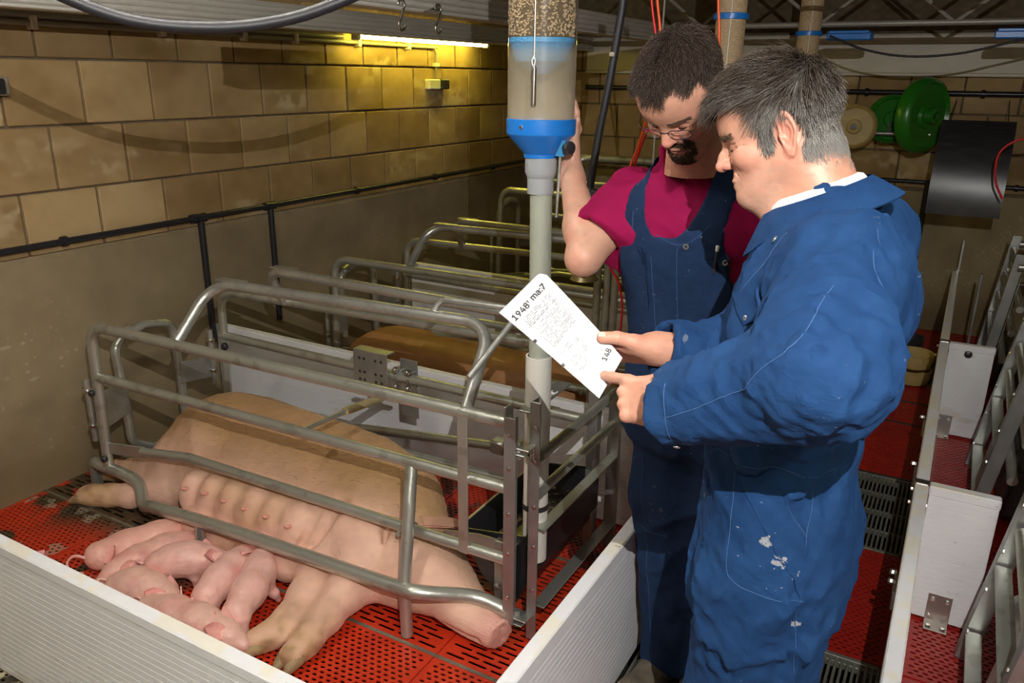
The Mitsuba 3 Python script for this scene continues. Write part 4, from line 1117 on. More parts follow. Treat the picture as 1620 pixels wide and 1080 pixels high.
SKIN = proc(lambda p, n, uv: fbm(p.x * 260, p.y * 260, p.z * 260, 2))
prin('mat_skin', vcol, 0.46, spec=.45, bump=SKIN, bs=.0006)
prin('mat_nail', (0.72, 0.47, 0.38), 0.28, spec=.5)
prin('mat_hair', vcol, 0.55, spec=.22)
def denim(base, worn_, seed, spots=.5, splats=()):
    def fn(p, n, uv):
        a = fbm(p.x * 6 + seed, p.y * 6, p.z * 6, 4)
        b = fbm(p.x * 45, p.y * 45, p.z * 45 + seed, 3)
        wv = noise(p.x * 500, p.y * 500, p.z * 900)
        c = mix(base, worn_, dr.clip((a - .35) * 1.3 + (b - .5) * .7 + (wv - .5) * .22, 0, 1))
        s = smoothstep(.91, .94, noise(p.x * 130 + seed, p.y * 130, p.z * 130)) * smoothstep(.48, .65, fbm(p.x * 5, p.y * 5 + seed, p.z * 5, 2))
        s2 = smoothstep(.84, .88, fbm(p.x * 26, p.y * 26, p.z * 19 + seed, 2))
        k = s * spots + s2 * .5 * spots
        for (x, y, z, r) in splats:
            q = dr.sqrt(dr.square(p.x - x) + dr.square(p.y - y) + dr.square(p.z - z)) / r
            k = k + smoothstep(1.0, .75, q + (fbm(p.x * 160, p.y * 160, p.z * 160, 2) - .5) * 2.4) * .45
        return mix(c, mi.Color3f(0.50, 0.49, 0.46), dr.clip(k, 0, .8))
    return proc(fn)
FAB = proc(lambda p, n, uv: fbm(p.x * 90, p.y * 90, p.z * 90, 2) + .4 * noise(p.x * 420, p.y * 420, p.z * 420))
prin('mat_coverall', denim((0.008, 0.034, 0.105), (0.016, 0.058, 0.160), 0, .35, ((-.195, 1.252, .998, .009), (-.171, 1.252, .966, .012), (-.134, 1.266, .844, .009), (-.115, 1.10, 1.43, .006), (-.25, 1.27, 1.39, .007))), 0.85, spec=.15, sheen=.25, bump=FAB, bs=.0016)
prin('mat_bib', denim((0.008, 0.021, 0.058), (0.015, 0.036, 0.092), 9, .22), 0.88, spec=.15, sheen=.2, bump=FAB, bs=.0016)
prin('mat_stitch', (0.030, 0.080, 0.19), 0.8)
prin('mat_tshirt', proc(lambda p, n, uv: mix((0.20, 0.003, 0.045), (0.29, 0.006, 0.066), fbm(p.x * 12, p.y * 12, p.z * 12, 3))), 0.85, spec=.15, sheen=.25, bump=FAB, bs=.001)
prin('mat_shirt', (0.60, 0.62, 0.61), 0.8, bump=FAB, bs=.001)
prin('mat_button', (0.62, 0.62, 0.60), 0.25, metal=.9)
prin('mat_boot', proc(lambda p, n, uv: mix((0.05, 0.04, 0.03), (0.20, 0.16, 0.11), fbm(p.x * 25, p.y * 25, p.z * 25, 4))), 0.7, bump=FAB, bs=.003)
prin('mat_glass_rim', (0.06, 0.06, 0.065), 0.25, metal=.9)
bsdf('mat_lens', {'type': 'thindielectric', 'int_ior': 1.5}, two=False)
bsdf('mat_lip', {'type': 'principled', 'base_color': rgb((.45, .16, .14)), 'roughness': .4})
# ---------------------------------------------------------------- the older man, in blue coveralls
OF = unit((-1, -.05, 0)); OL = V3(OF[1], -OF[0], 0) * -1
OL = V3(.05, -1, 0) / np.hypot(.05, 1)
TO = [(.80, -.21, 1.46, .125, .18), (.90, -.21, 1.46, .13, .185), (1.0, -.213, 1.455, .130, .18), (1.08, -.222, 1.45, .118, .168), (1.2, -.218, 1.445, .122, .176), (1.33, -.20, 1.44, .130, .190),
      (1.43, -.185, 1.435, .122, .190), (1.49, -.182, 1.43, .092, .150), (1.535, -.182, 1.43, .066, .085), (1.58, -.185, 1.43, .050, .06)]
OS, OE, OW = V3(-.145, 1.285, 1.470), V3(-.128, 1.088, 1.372), V3(-.340, 1.140, 1.262)
OS2, OE2, OW2 = V3(-.155, 1.605, 1.475), V3(-.25, 1.50, 1.215), V3(-.425, 1.325, 1.283)
OSC = .925
OHY, OHP, OHR = unit((-1, -.15, 0)), math.radians(20), .09
of = OHY * math.cos(OHP) + V3(0, 0, -1) * math.sin(OHP)
ol = unit(np.cross((0, 0, 1), OHY)); ou = np.cross(of, ol)
ol = ol * math.cos(OHR) + ou * math.sin(OHR); OB = np.stack([of, ol, np.cross(of, ol)], 1)
OH = V3(-.2662, 1.370, 1.6643) - OB @ (V3(-.012, .0785, -.012) * OSC)
ok_ = dict(jaw=1.0, nose=((.108, 0, -.014), (.1165, 0, -.031)), ears=(1, 1), ear=1.08, lines=[((.088, .046, -.002), (.060, .062, .006), .0011), ((.086, .048, -.007), (.058, .063, -.008), .0011), ((.083, .048, -.012), (.056, .062, -.020), .0010), ((.100, .0, .048), (.075, .046, .050), .0011), ((.101, .0, .060), (.076, .044, .063), .0011), ((.094, .019, -.040), (.080, .033, -.075), .0016), ((.0955, .020, -.0125), (.078, .044, -.0150), .0014)])
def oldlow(q):
    q = q.copy(); q = q / OSC; q[:, 0] = np.where(q[:, 0] < 0, q[:, 0] / .90, q[:, 0]); q[:, 2] = np.where(q[:, 2] < 0, q[:, 2] / .95, q[:, 2]); return q
def old_skin(p):
    q = oldlow((p - OH.astype(np.float32)) @ OB.astype(np.float32))
    d = head_sdf(q, ok_) * OSC * .95
    n0 = OH + OB @ V3(-.034, 0, -.060); n1 = V3(-.165, 1.43, 1.47)
    d = smin(d, cone(p, n0, n1, .058, .070), .035)
    d = smin(d, cone(p, OH + OB @ V3(.045, 0, -.085), V3(-.235, 1.43, 1.49), .028, .045), .04)
    return d
# hands
oc_r = hand_chains([(38, 40, 22), (48, 52, 30), (56, 58, 32), (62, 60, 35)], [(.018, .022, -.008), (.048, .045, -.006), (.078, .0575, -.004), (.104, .0565, -.006)], (-5, -5, -6, -8))
RX = unit(-CR * .97 + CU * .07 - CB * .12); RY = unit(CB * .93 + CU * .30)
RB = basis(RX, RY)
oc_l = hand_chains([(12, 8, 5), (62, 72, 40), (68, 76, 40), (72, 76, 42)], [(.018, .024, -.010), (.050, .036, -.026), (.078, .022, -.034), (.100, .006, -.036)])
LX = unit(-CR * .62 - CB * .66 + CU * .02); LY = unit(CU * .97 - CB * .05 + CR * .2)
_b = basis(LX, LY); LB = _b.copy(); LB[:, 2] = -_b[:, 2]
ORH, OLH = OW2 + RX * .012, OW + LX * .010 
def old_arms(p):
    d = chain(p, [OS, OE, OW], [.05, .043, .030], .03)
    d = np.minimum(d, chain(p, [OS2, OE2, OW2], [.05, .043, .030], .03))
    return d
def old_rest(p):
    d = sections(p, [(a, b, c, e * .82, g * .82) for a, b, c, e, g in TO], OF)
    d = smin(d, old_arms(p), .05)
    for y in (1.36, 1.555):
        d = smin(d, chain(p, [(-.205, y, .92), (-.215, y, .50), (-.19, y, .09)], [.082, .055, .042], .02), .04)
        d = smin(d, cone(p, (-.19, y, .06), (-.37, y, .045), .045, .036), .03)
    return d
hd = nets(lambda p: old_skin(p), OH - V3(.16, .14, .20), OH + V3(.16, .14, .155), .0021)
hr = nets(lambda p: smin(hand_sdf(p, ORH, RB, oc_r, .98), cone(p, OE2, ORH, .043, .029), .02), ORH - .16, ORH + .15, .0026)
hl = nets(lambda p: smin(hand_sdf(p, OLH, LB, oc_l, .98), cone(p, OE, OLH, .043, .029), .02), OLH - .17, OLH + .15, .0026)
bd = nets(old_rest, [-.5, 1.0, -.0], [.06, 1.72, 1.56], .014)
def skin_colour(m, seed, B=None, org=None, base=(0.47, 0.245, 0.165)):
    v = m.vertices
    n1, n2 = meshkit.fbm(v * 22, 3, seed), meshkit.fbm(v * 75, 2, seed + 2)
    c = np.array(base) * (0.90 + .2 * n2[:, None])
    red = np.clip((n1 - .42) * 2.6, 0, 1) * .5
    if B is not None:
        q = (v - org) @ B
        ay = np.abs(q[:, 1])
        bump_ = lambda x, z, r, yy=None: np.exp(-(((q[:, 0] - x) / r) ** 2 + ((q[:, 2] - z) / r) ** 2 + (0 if yy is None else ((ay - yy) / r) ** 2)))
        red = red * .6 + .75 * bump_(.115, -.03, .018) + .50 * bump_(.065, -.035, .032, .045) + .75 * np.exp(-((ay - .083) / .012) ** 2) * (q[:, 0] < .02) * (q[:, 0] > -.06) * (q[:, 2] > -.06) * (q[:, 2] < .05)
        red = red + .35 * np.clip((-.05 - q[:, 0]) / .04, 0, 1) * np.clip((-.07 - q[:, 2]) / .06, 0, 1)
    red = np.clip(red, 0, 1)[:, None]
    return c * (1 - red) + np.array((0.60, 0.235, 0.165)) * (0.92 + .16 * n2[:, None]) * red
def lips(c, m, B, org, low=1.0):
    q = (m.vertices - org) @ B; q[:, 2] = np.where(q[:, 2] < 0, q[:, 2] / low, q[:, 2])
    w = np.clip(1.35 - np.sqrt((q[:, 1] / .021) ** 2 + ((q[:, 2] + .0715) / .0085) ** 2), 0, 1) * (q[:, 0] > .08)
    return c * (1 - .9 * w[:, None]) + np.array((0.36, 0.115, 0.095)) * .9 * w[:, None]
tag('person', 'older grey-haired man in blue coveralls holding and pointing at the white card', 'person')
hc = lips(skin_colour(hd, 1, OB / OSC, OH), hd, OB / OSC, OH, .95)
q_ = oldlow((hd.vertices - OH) @ OB)
st = np.clip((-.045 - q_[:, 2]) / .02, 0, 1) * np.clip((q_[:, 0] + .01) / .04, 0, 1) * np.clip((meshkit.fbm(hd.vertices * 300, 1, 3) - .3) * 2, 0, 1) * .30
hc = hc * (1 - st[:, None]) + np.array((.42, .33, .28)) * st[:, None]
def old_mask(q):
    """where hair grows: behind a line from the fringe over the temple, in front of and round behind the ear, to the nape"""
    q = oldlow(q); x, y, z = q[:, 0], np.abs(q[:, 1]), q[:, 2]
    top = z > (.072 - .55 * np.clip(.055 - x, 0, .06) + 0 * y)
    top &= x < .088
    side = (x < .035 - .25 * np.clip(y - .05, 0, 1)) & (z > .034 - .0 * x)
    burn = (x < .030) & (x > .004) & (z > -.022) & (y > .05)
    back = (x < -.034) & (z > -.078 + .55 * np.clip(x + .06, -.05, .05))
    over = (z > .030) & (x < .01)
    ear = ((x + .018) / .030) ** 2 + ((z + .008) / .040) ** 2 < 1
    m = ((top | side | burn | back | over) & ~(ear & (y > .06)) & ~((y > .084))).astype(float)
    return m * np.where(z < -.045, np.clip((z + .085) / .04, .08, 1), 1.0)
mm = old_mask((hd.vertices - OH) @ OB)[:, None]
hc = hc * (1 - .8 * mm) + np.array((.12, .095, .08)) * .8 * mm
allm = cat(hd, hr, hl, bd)
col = np.vstack([hc, skin_colour(hr, 4, base=(.50, .255, .175)), skin_colour(hl, 5, base=(.50, .255, .175)), skin_colour(bd, 6)])
put('person__body', allm, 'mat_skin', True, color=np.clip(col, 0, 1))
rp, rn = scalp_points(hd, OB, OH, old_mask, 17000, 3)
ql = (rp - OH) @ OB / OSC
rg_ = np.random.default_rng(2)
tt = np.clip((ql[:, 0] + .085) / .085, 0, 1); hi = np.clip((ql[:, 2] - .02) / .06, 0, 1)
cmb = np.stack([(-.5 + 1.6 * tt) * hi + .10 * (1 - hi) * np.where(ql[:, 0] > -.02, 1, -.4), .30 * np.sign(ql[:, 1]) * hi * (1 - tt) + .05 * np.sign(ql[:, 1]), -.9 + .85 * hi], 1)
ln = (.026 + .024 * hi) * (.72 + .5 * rg_.random(len(rp)))
ln *= np.clip((ql[:, 2] + .10) / .10, .25, 1)
lift = (.28 + .70 * hi) * np.where(ql[:, 0] > .05, .6, 1.0) + rg_.random(len(rp)) * .35
clump = meshkit.noise(rp * 95, 7)
g = .72 - (ql[:, 2] - .01) / .105 + rg_.normal(0, .30, len(rp)) + (clump - .5) * .8 - .05
g = np.clip(g, .02, 1)[:, None]
hcol = np.array((.045, .031, .022)) * (1 - g) + np.array((.25, .235, .215)) * g
hm, hcv = strands(rp, rn, cmb @ OB.T, ln, .00062, hcol, lift, 5, .20)
put('person__hair', hm, 'mat_hair', True, color=hcv, kind='stuff', label='short grey and brown hair')
bm = lambda q: ((np.abs(oldlow(q)[:, 2] - .016 + .10 * (np.abs(q[:, 1]) - .035) ** 2 * 0) < .006) & (np.abs(q[:, 1]) > .012) & (np.abs(q[:, 1]) < .052) & (q[:, 0] > .06)).astype(float)
bp, bn = scalp_points(hd, OB, OH, bm, 330, 4)
qb = (bp - OH) @ OB
bmesh, bcol = strands(bp, bn, np.stack([0 * qb[:, 0] + .1, np.sign(qb[:, 1]), 0 * qb[:, 0] - .15], 1) @ OB.T, np.full(len(bp), .011), .00042, np.tile((.17, .12, .08), (len(bp), 1)), np.full(len(bp), .4), 6)
put('person__eyebrows', bmesh, 'mat_hair', True, color=bcol, kind='stuff')
def lash(parent, B, org, low=1.0):
    for s in (1, -1):
        P = [org + B @ V3(.0765 + .0131 * math.cos(a) * .96 + .0008, s * (.031 + .0145 * math.sin(a)), (-.0085 - .0012 * math.cos(a * 1.2)) * low) for a in np.linspace(-.85, .95, 9)]
        part(parent, 'lashes', sweep(P, [.0006, .0010, .0013, .0015, .0015, .0015, .0013, .0010, .0006], 6), 'mat_eye', True)
lash('person', OB * OSC, OH, .95)
nails('person', ORH, RB, oc_r, 'mat_nail', (4,), .98)
nails('person', OLH, LB, oc_l, 'mat_nail', (0,), .98)

# clothes
def folds(p, d0):
    return d0
OUT = [(-.215, 1.36), (-.215, 1.555)]
def o_arm(p, S, E, W, rs):
    d = chain(p, [S, E, W], rs, .05)
    return d
def coverall(p):
    d = sections(p, TO, OF)
    d = smin(d, ell(p, (-.178, 1.44, 1.38), (.128, .19, .13)), .05)
    a1 = o_arm(p, OS, OE, OW, [.076, .065, .052])
    a2 = o_arm(p, OS2, OE2, OW2, [.085, .072, .053])
    d = smin(d, a2, .05); d = smin(d, a1, .035)
    d = smin(d, ell(p, OS + V3(-.005, .03, .008), (.074, .085, .064)), .05)
    for (x, y), k in zip(OUT, (0, 1)):
        l = chain(p, [(x + .01, y, .93), (x, y, .52), (x + .022, y, .12)], [.110, .094, .094], .02)
        d = smin(d, l, .05)
    # open neck and sleeve ends, open hems
    d = smax(d, -cone(p, V3(-.165, 1.43, 1.49), V3(-.26, 1.43, 1.66), .058, .085), .008)
    for W, E in ((OW, OE), (OW2, OE2)):
        u = unit(W - E).astype(np.float32)
        t = (p - W.astype(np.float32)) @ u
        near = np.linalg.norm(p - W.astype(np.float32), axis=1) < .15
        d = np.where(near, smax(d, t - .004, .004), d)
        d = smax(d, -cone(p, W - u * .03, W + u * .05, .043, .045), .004)
    d = smax(d, .055 - p[:, 2], .004)
    # creases
    f = np.zeros(len(p), np.float32)
    near = np.abs(d) < .05
    q = p[near].astype(float)
    if len(q):
        ta = np.clip(1 - np.linalg.norm(q - OE, axis=1) / .28, 0, 1)
        w = .0060 * ridges(q, OW - OE, 15, 11, 9.0) * np.clip(ta * 1.6, 0, 1)
        w += .0070 * ridges(q, unit((OE - OS) + V3(-.12, -.05, -.10)), 13, 13, 9.0) * np.clip(1.2 - np.linalg.norm(q - (OS + OE) / 2, axis=1) / .22, 0, 1)
        ar = np.exp(-((q[:, 2] - 1.09) / .13) ** 2)
        w += .0075 * ridges(q, (.25, .6, .9), 13, 15, 8.0) * ar
        lg = np.clip((.98 - q[:, 2]) / .1, 0, 1)
        w += .0075 * ridges(q, (.05, .10, 1), 9, 17, 10.0) * lg + .0055 * ridges(q, (.4, .5, .45), 11, 19, 8.0) * lg
        w += .0050 * ridges(q, (.2, .3, 1), 10, 21, 9.0) * np.clip((q[:, 2] - 1.12) / .1, 0, 1)
        w += .006 * (meshkit.fbm(q * 8, 2, 23) - .5) + .0022 * ridges(q, (.3, .5, .8), 30, 25, 4.0) + .0022 * ridges(q, (-.7, .1, .5), 34, 27, 4.0)
        f[near] = w
    return d - f * 1.9
cov = nets(coverall, [-.46, .96, .03], [.06, 1.74, 1.66], .0062, 2.6)
put('person__coverall', cov, 'mat_coverall', True, label='blue work coverall with pale specks')
# ---------------------------------------------------------------- the younger man, in bib overalls, one hand on the feed hopper
YF_ = unit((-.12, -.99, 0)); YL = V3(-YF_[1], YF_[0], 0)
TY = [(.82, -.555, 2.0, .120, .165), (.95, -.555, 2.0, .130, .168), (1.08, -.558, 1.995, .130, .165), (1.2, -.565, 1.985, .135, .170), (1.32, -.58, 1.965, .140, .192), (1.41, -.58, 1.945, .125, .195),
      (1.47, -.578, 1.925, .10, .165), (1.52, -.575, 1.905, .078, .10), (1.60, -.57, 1.875, .064, .068)]
YS, YE, YW = V3(-.765, 1.985, 1.435), V3(-.815, 1.825, 1.318), V3(-.965, 2.04, 1.498)
YS2, YE2, YW2 = V3(-.385, 1.955, 1.435), V3(-.335, 2.01, 1.16), V3(-.31, 1.97, .90)
yh = unit((-.198, -.98, 0)); YP = math.radians(48)
yf_ = yh * math.cos(YP) + V3(0, 0, -1) * math.sin(YP)
yl_ = unit(np.cross((0, 0, 1), yh)); YB = np.stack([yf_, yl_, np.cross(yf_, yl_)], 1)
YH = V3(-.5515, 1.7115, 1.7229)
yk_ = dict(jaw=.98, nose=((.104, 0, -.016), (.112, 0, -.029)), ears=(1, 1), ear=1.0)
def young_skin(p):
    q = (p - YH.astype(np.float32)) @ YB.astype(np.float32)
    d = head_sdf(q, yk_) * .95
    d = smin(d, cone(p, YH + YB @ V3(-.030, 0, -.055), V3(-.572, 1.905, 1.47), .058, .068), .035)
    d = smin(d, cone(p, YH + YB @ V3(.03, 0, -.085), V3(-.574, 1.875, 1.48), .032, .045), .04)
    return d
yc_r = hand_chains([(8, 14, 10), (6, 14, 10), (8, 15, 10), (12, 18, 12)], [(.018, .024, -.006), (.050, .043, -.010), (.080, .047, -.010), (.108, .045, -.008)])
YX = unit(CU * .97 + CR * .06 - CB * .16); YY = unit(CB * .92 + CR * .25 + CU * .2)
YHB = basis(YX, YY)
yc_l = hand_chains([(30, 35, 20)] * 4, [(.018, .022, -.008), (.052, .043, -.014), (.085, .048, -.020), (.108, .044, -.026)])
YLX = unit(YW2 - YE2); YLB0 = basis(YLX, V3(-1, 0, .2)); YLB = YLB0.copy(); YLB[:, 2] = -YLB0[:, 2]
YRH, YLH = YW + YX * .012, YW2 + YLX * .01
def young_arm(p):
    d = chain(p, [YS, YE], [.058, .046], .02)
    m = YE + (YW - YE) * .33 + V3(.012, -.006, -.004)
    d = smin(d, chain(p, [YE, m, YW - (YW - YE) * .08, YW], [.043, .048, .0315, .0295], .03), .022)
    d = smin(d, ell(p, YE + V3(-.004, -.016, -.016), (.030, .030, .030)), .03)
    return smin(d, hand_sdf(p, YRH, YHB, yc_r, 1.06), .02)
def young_rest(p):
    d = sections(p, [(a, b, c, e * .82, g * .82) for a, b, c, e, g in TY], YF_)
    d = smin(d, chain(p, [YS2, YE2, YW2], [.055, .045, .03], .03), .05)
    d = smin(d, chain(p, [YS, YE], [.05, .04], .03), .05)
    for x in (-.580, -.455):
        d = smin(d, chain(p, [(x, 2.0, .92), (x + .01, 1.975, .50), (x + .02, 1.99, .09)], [.08, .055, .042], .02), .04)
    return smin(d, hand_sdf(p, YLH, YLB, yc_l, .98), .02)
yhd = nets(young_skin, YH - V3(.15, .16, .19), YH + V3(.15, .24, .15), .0022)
yar = nets(young_arm, np.minimum(YE, YW) - V3(.09, .12, .09), V3(-.70, 2.26, 1.75), .0029)
yre = nets(young_rest, [-.92, 1.68, .0], [-.18, 2.2, 1.56], .014)
tag('person_001', 'younger man in navy bib overalls and crimson T-shirt, hand raised to the feed hopper', 'person')
yc = lips(skin_colour(yhd, 11, YB, YH, (.48, .245, .165)), yhd, YB, YH)
q_ = (yhd.vertices - YH) @ YB
def beard_mask(q):
    x, y, z = q[:, 0], np.abs(q[:, 1]), q[:, 2]
    lip = ((y / .023) ** 2 + ((z + .0718) / .0135) ** 2) < 1
    mous = (z < -.045) & (z > -.068) & (y < .032) & (x > .07) & (z > -.056 - .35 * np.clip(y - .0, 0, .03) - .01)
    goat = (z < -.080) & (z > -.121) & (y < .026) & (x > .068)
    sidem = (z < -.056) & (z > -.095) & (y > .020) & (y < .034) & (x > .06)
    return ((mous | goat | sidem) & ~lip).astype(float)
def stub_mask(q):
    x, y, z = q[:, 0], np.abs(q[:, 1]), q[:, 2]
    return ((z < -.052 - .1 * np.clip(.05 - x, -.05, .1)) & (x > -.02) & (z > -.128)).astype(float)
def young_mask(q):
    x, y, z = q[:, 0], np.abs(q[:, 1]), q[:, 2]
    line = .074 - .9 * np.clip(x - .082, -1, 0) * 0
    top = (z > .060 + .45 * np.clip(y - .018, 0, .03) * (x > .03)) & (x < .094 - .35 * np.clip(y - .03, 0, .1))
    rec = (np.abs(y - .036) < .017) & (x > .066) & (z < .090)
    side = (x < .040 - .6 * np.clip(y - .05, 0, 1)) & (z > .020)
    burn = (x < .026) & (x > .002) & (z > -.035) & (y > .05)
    back = (x < -.030) & (z > -.075)
    ear = ((x + .016) / .030) ** 2 + ((z + .008) / .040) ** 2 < 1
    return ((top | side | burn | back) & ~rec & ~(ear & (y > .06)) & (y < .084)).astype(float)
ym = young_mask(q_)[:, None]
yc = yc * (1 - .85 * ym) + np.array((.028, .018, .013)) * .85 * ym
sm = (stub_mask(q_) * np.clip((meshkit.fbm(yhd.vertices * 260, 2, 3) - .25) * 2, 0, 1) * .42)[:, None]
yc = yc * (1 - sm) + np.array((.13, .085, .065)) * sm
bmk = beard_mask(q_)[:, None]
yc = yc * (1 - .5 * bmk) + np.array((.05, .032, .022)) * .5 * bmk
ally = cat(yhd, yar, yre)
put('person_001__body', ally, 'mat_skin', True, color=np.clip(np.vstack([yc, skin_colour(yar, 12, base=(.52, .295, .205)), skin_colour(yre, 13)]), 0, 1))
rp, rn = scalp_points(yhd, YB, YH, young_mask, 16000, 13)
ql = (rp - YH) @ YB
rg_ = np.random.default_rng(12)
hi = np.clip((ql[:, 2] - .03) / .05, 0, 1); tt = np.clip((ql[:, 0] + .08) / .09, 0, 1)
cmb = np.stack([(-.4 + 1.3 * tt) * hi, .35 * np.sign(ql[:, 1]), -.8 + .75 * hi], 1)
ln = (.014 + .013 * hi) * (.7 + .5 * rg_.random(len(rp)))
lift = .55 + .75 * hi + rg_.random(len(rp)) * .3
g = np.clip(rg_.normal(.12, .16, len(rp)), 0, 1)[:, None]
hm, hcv = strands(rp, rn, cmb @ YB.T, ln, .00066, np.array((.022, .014, .011)) * (1 - g) + np.array((.17, .12, .095)) * g, lift, 15, .28)
put('person_001__hair', hm, 'mat_hair', True, color=hcv, kind='stuff', label='short dark brown hair')
bp, bn = scalp_points(yhd, YB, YH, beard_mask, 2600, 14)
qb = (bp - YH) @ YB
bm2, bc2 = strands(bp, bn, np.stack([0 * qb[:, 0], .3 * np.sign(qb[:, 1]), 0 * qb[:, 0] - 1], 1) @ YB.T, .006 + .006 * rg_.random(len(bp)), .00040, np.tile((.045, .03, .022), (len(bp), 1)), np.full(len(bp), .5), 16, .3, 3)
put('person_001__beard', bm2, 'mat_hair', True, color=bc2, kind='stuff', label='dark moustache and goatee')
bm = lambda q: ((np.abs(q[:, 2] - .0165 - .08 * (.03 - np.abs(np.abs(q[:, 1]) - .03))) < .0036) & (np.abs(q[:, 1]) > .010) & (np.abs(q[:, 1]) < .053) & (q[:, 0] > .06)).astype(float)
bp, bn = scalp_points(yhd, YB, YH, bm, 260, 15)
qb = (bp - YH) @ YB
bm3, bc3 = strands(bp, bn, np.stack([0 * qb[:, 0], np.sign(qb[:, 1]), 0 * qb[:, 0] - .1], 1) @ YB.T, np.full(len(bp), .011), .00045, np.tile((.10, .065, .045), (len(bp), 1)), np.full(len(bp), .35), 17)
put('person_001__eyebrows', bm3, 'mat_hair', True, color=bc3, kind='stuff')
lash('person_001', YB, YH)
nails('person_001', YRH, YHB, yc_r, 'mat_nail', (0, 1, 4), 1.06)
# spectacles
gl = 'person_001__spectacles'
tag(gl, 'thin framed oval spectacles')
def lens_ring(s, grow=0.0):
    out = []
    for a in np.linspace(0, 2 * math.pi, 25):
        c, n_ = math.cos(a), math.sin(a)
        y = s * (.0335 + (.0250 + grow) * np.sign(c) * abs(c) ** .8); z = -.0085 + (.0135 + grow) * np.sign(n_) * abs(n_) ** .8
        out.append(YH + YB @ V3(.1085 - .9 * max(0, abs(y) - .030) ** 1.5 * 2, y, z))
    return np.array(out)
for s in (1, -1):
    R_ = lens_ring(s)
    part(gl, 'rim', sweep(R_, .00095, 8, cap=False), 'mat_glass_rim', True)
    c = R_[:-1].mean(0)
    m = trimesh.Trimesh(np.vstack([lens_ring(s, -.0006)[:-1], c]), np.array([(i, (i + 1) % 24, 24) for i in range(24)]), process=False)
    part(gl, 'lens', m, 'mat_lens', False)
    part(gl, 'temple', sweep(spline([YH + YB @ V3(*q) for q in ((.101, s * .0585, -.003), (.092, s * .068, .000), (.05, s * .0765, .002), (.0, s * .0815, .006), (-.012, s * .082, .004), (-.028, s * .081, -.014))], 5), .0010, 8), 'mat_glass_rim', True)
part(gl, 'bridge', sweep(spline([YH + YB @ V3(*q) for q in ((.1085, -.0090, -.003), (.1125, 0, .001), (.1085, .0090, -.003))], 5), .0010, 8), 'mat_glass_rim', True)

# clothes
SL = YS + (YE - YS) * .62
def tshirt(p):
    d = sections(p, TY, YF_) - .001
    u = unit(YE - YS).astype(np.float32)
    a = chain(p, [YS + V3(.03, 0, .0), SL], [.082, .076], .02)
    a = smin(a, ell(p, YS + V3(.02, -.01, .0), (.085, .085, .075)), .04)
    b = chain(p, [YS2, YS2 + (YE2 - YS2) * .62], [.082, .074], .02)
    d = smin(smin(d, a, .05), b, .05)
    t = (p - SL.astype(np.float32)) @ u
    near = np.linalg.norm(p - SL.astype(np.float32), axis=1) < .13
    d = np.where(near, smax(d, t - .012, .005), d)
    d = smax(d, -cone(p, SL - u * .03, SL + u * .05, .060, .064), .005)
    d = smax(d, -cone(p, V3(-.573, 1.895, 1.545), V3(-.57, 1.80, 1.70), .062, .080), .008)
    d = smax(d, 1.02 - p[:, 2], .01)
    near = np.abs(d) < .04
    q = p[near].astype(float)
    if len(q):
        w = .006 * ridges(q, (.6, .3, -.5), 13, 31, 5) + .006 * (meshkit.fbm(q * 9, 2, 33) - .5)
        w = w + .006 * ridges(q, (1, .1, .3), 15, 37, 5) * np.clip(1 - np.linalg.norm(q - YS, axis=1) / .22, 0, 1)
        d[near] -= (w * 1.5).astype(np.float32)
    return d
tsh = nets(tshirt, [-.90, 1.72, 1.0], [-.24, 2.16, 1.60], .0062, 2.2)
put('person_001__tshirt', tsh, 'mat_tshirt', True, label='crimson short sleeved T-shirt')
def local_y(p):
    g = PchipInterpolator([t[0] for t in TY], [t[2] for t in TY])(np.clip(p[:, 2], .82, 1.60))
    gx = PchipInterpolator([t[0] for t in TY], [t[1] for t in TY])(np.clip(p[:, 2], .82, 1.60))
    dx, dy = p[:, 0] - gx, p[:, 1] - g
    return (dx * YF_[0] + dy * YF_[1]).astype(np.float32), (dx * YL[0] + dy * YL[1]).astype(np.float32)
def overalls(p):
    d0 = sections(p, TY, YF_)
    tb = d0 - .011
    u, v = local_y(p)
    z = p[:, 2]
    # scooped neck of the bib, arm holes
    front = np.sqrt(((v + .004) / .080) ** 2 + ((z - 1.535) / .150) ** 2)
    tb = smax(tb, (1 - front) * .075 - np.clip(-u - .0, 0, .1) * 2, .006)
    hole = np.sqrt((np.maximum(np.abs(v) - .30, -1) * 0 + (np.abs(v) - .225) / .085) ** 2 + ((z - 1.36) / .165) ** 2)
    tb = smax(tb, (1 - hole) * .08, .006)
    tb = smax(tb, np.abs(v) - .135 - np.clip(1.36 - z, 0, 1) * .9, .012)
    d = smax(tb, -(d0 - .002), .002)
    d = np.where(z > 1.10, d, tb)
    for x, o in ((-.572, -.022), (-.445, .0)):
        l = chain(p, [(x + o, 2.0, .95), (x + o, 1.975, .64), (x + .012, 1.97, .44), (x + .02, 1.985, .10)], [.106, .096, .084, .082], .02)
        d = smin(d, l, .04)
    d = smax(d, .06 - z, .004)
    near = np.abs(d) < .05
    q = p[near].astype(float)
    if len(q):
        lg = np.clip((1.0 - q[:, 2]) / .1, 0, 1)
        kn = np.exp(-((q[:, 2] - .45) / .22) ** 2)
        w = .0075 * ridges(q, (.1, .05, 1), 10, 41, 6) * lg + .0075 * ridges(q, (.7, .2, .5), 12, 43, 4) * lg * kn
        w = w + .004 * ridges(q, (.1, .3, 1), 11, 45, 5) * (1 - lg) + .005 * (meshkit.fbm(q * 8, 2, 47) - .5)
        w = w * np.where(q[:, 2] > 1.1, .45, 1.6)
        d[near] -= w.astype(np.float32)
    return d
ov = nets(overalls, [-.84, 1.72, .04], [-.28, 2.2, 1.60], .0062, 2.6)
put('person_001__overalls', ov, 'mat_bib', True, label='navy bib overalls')
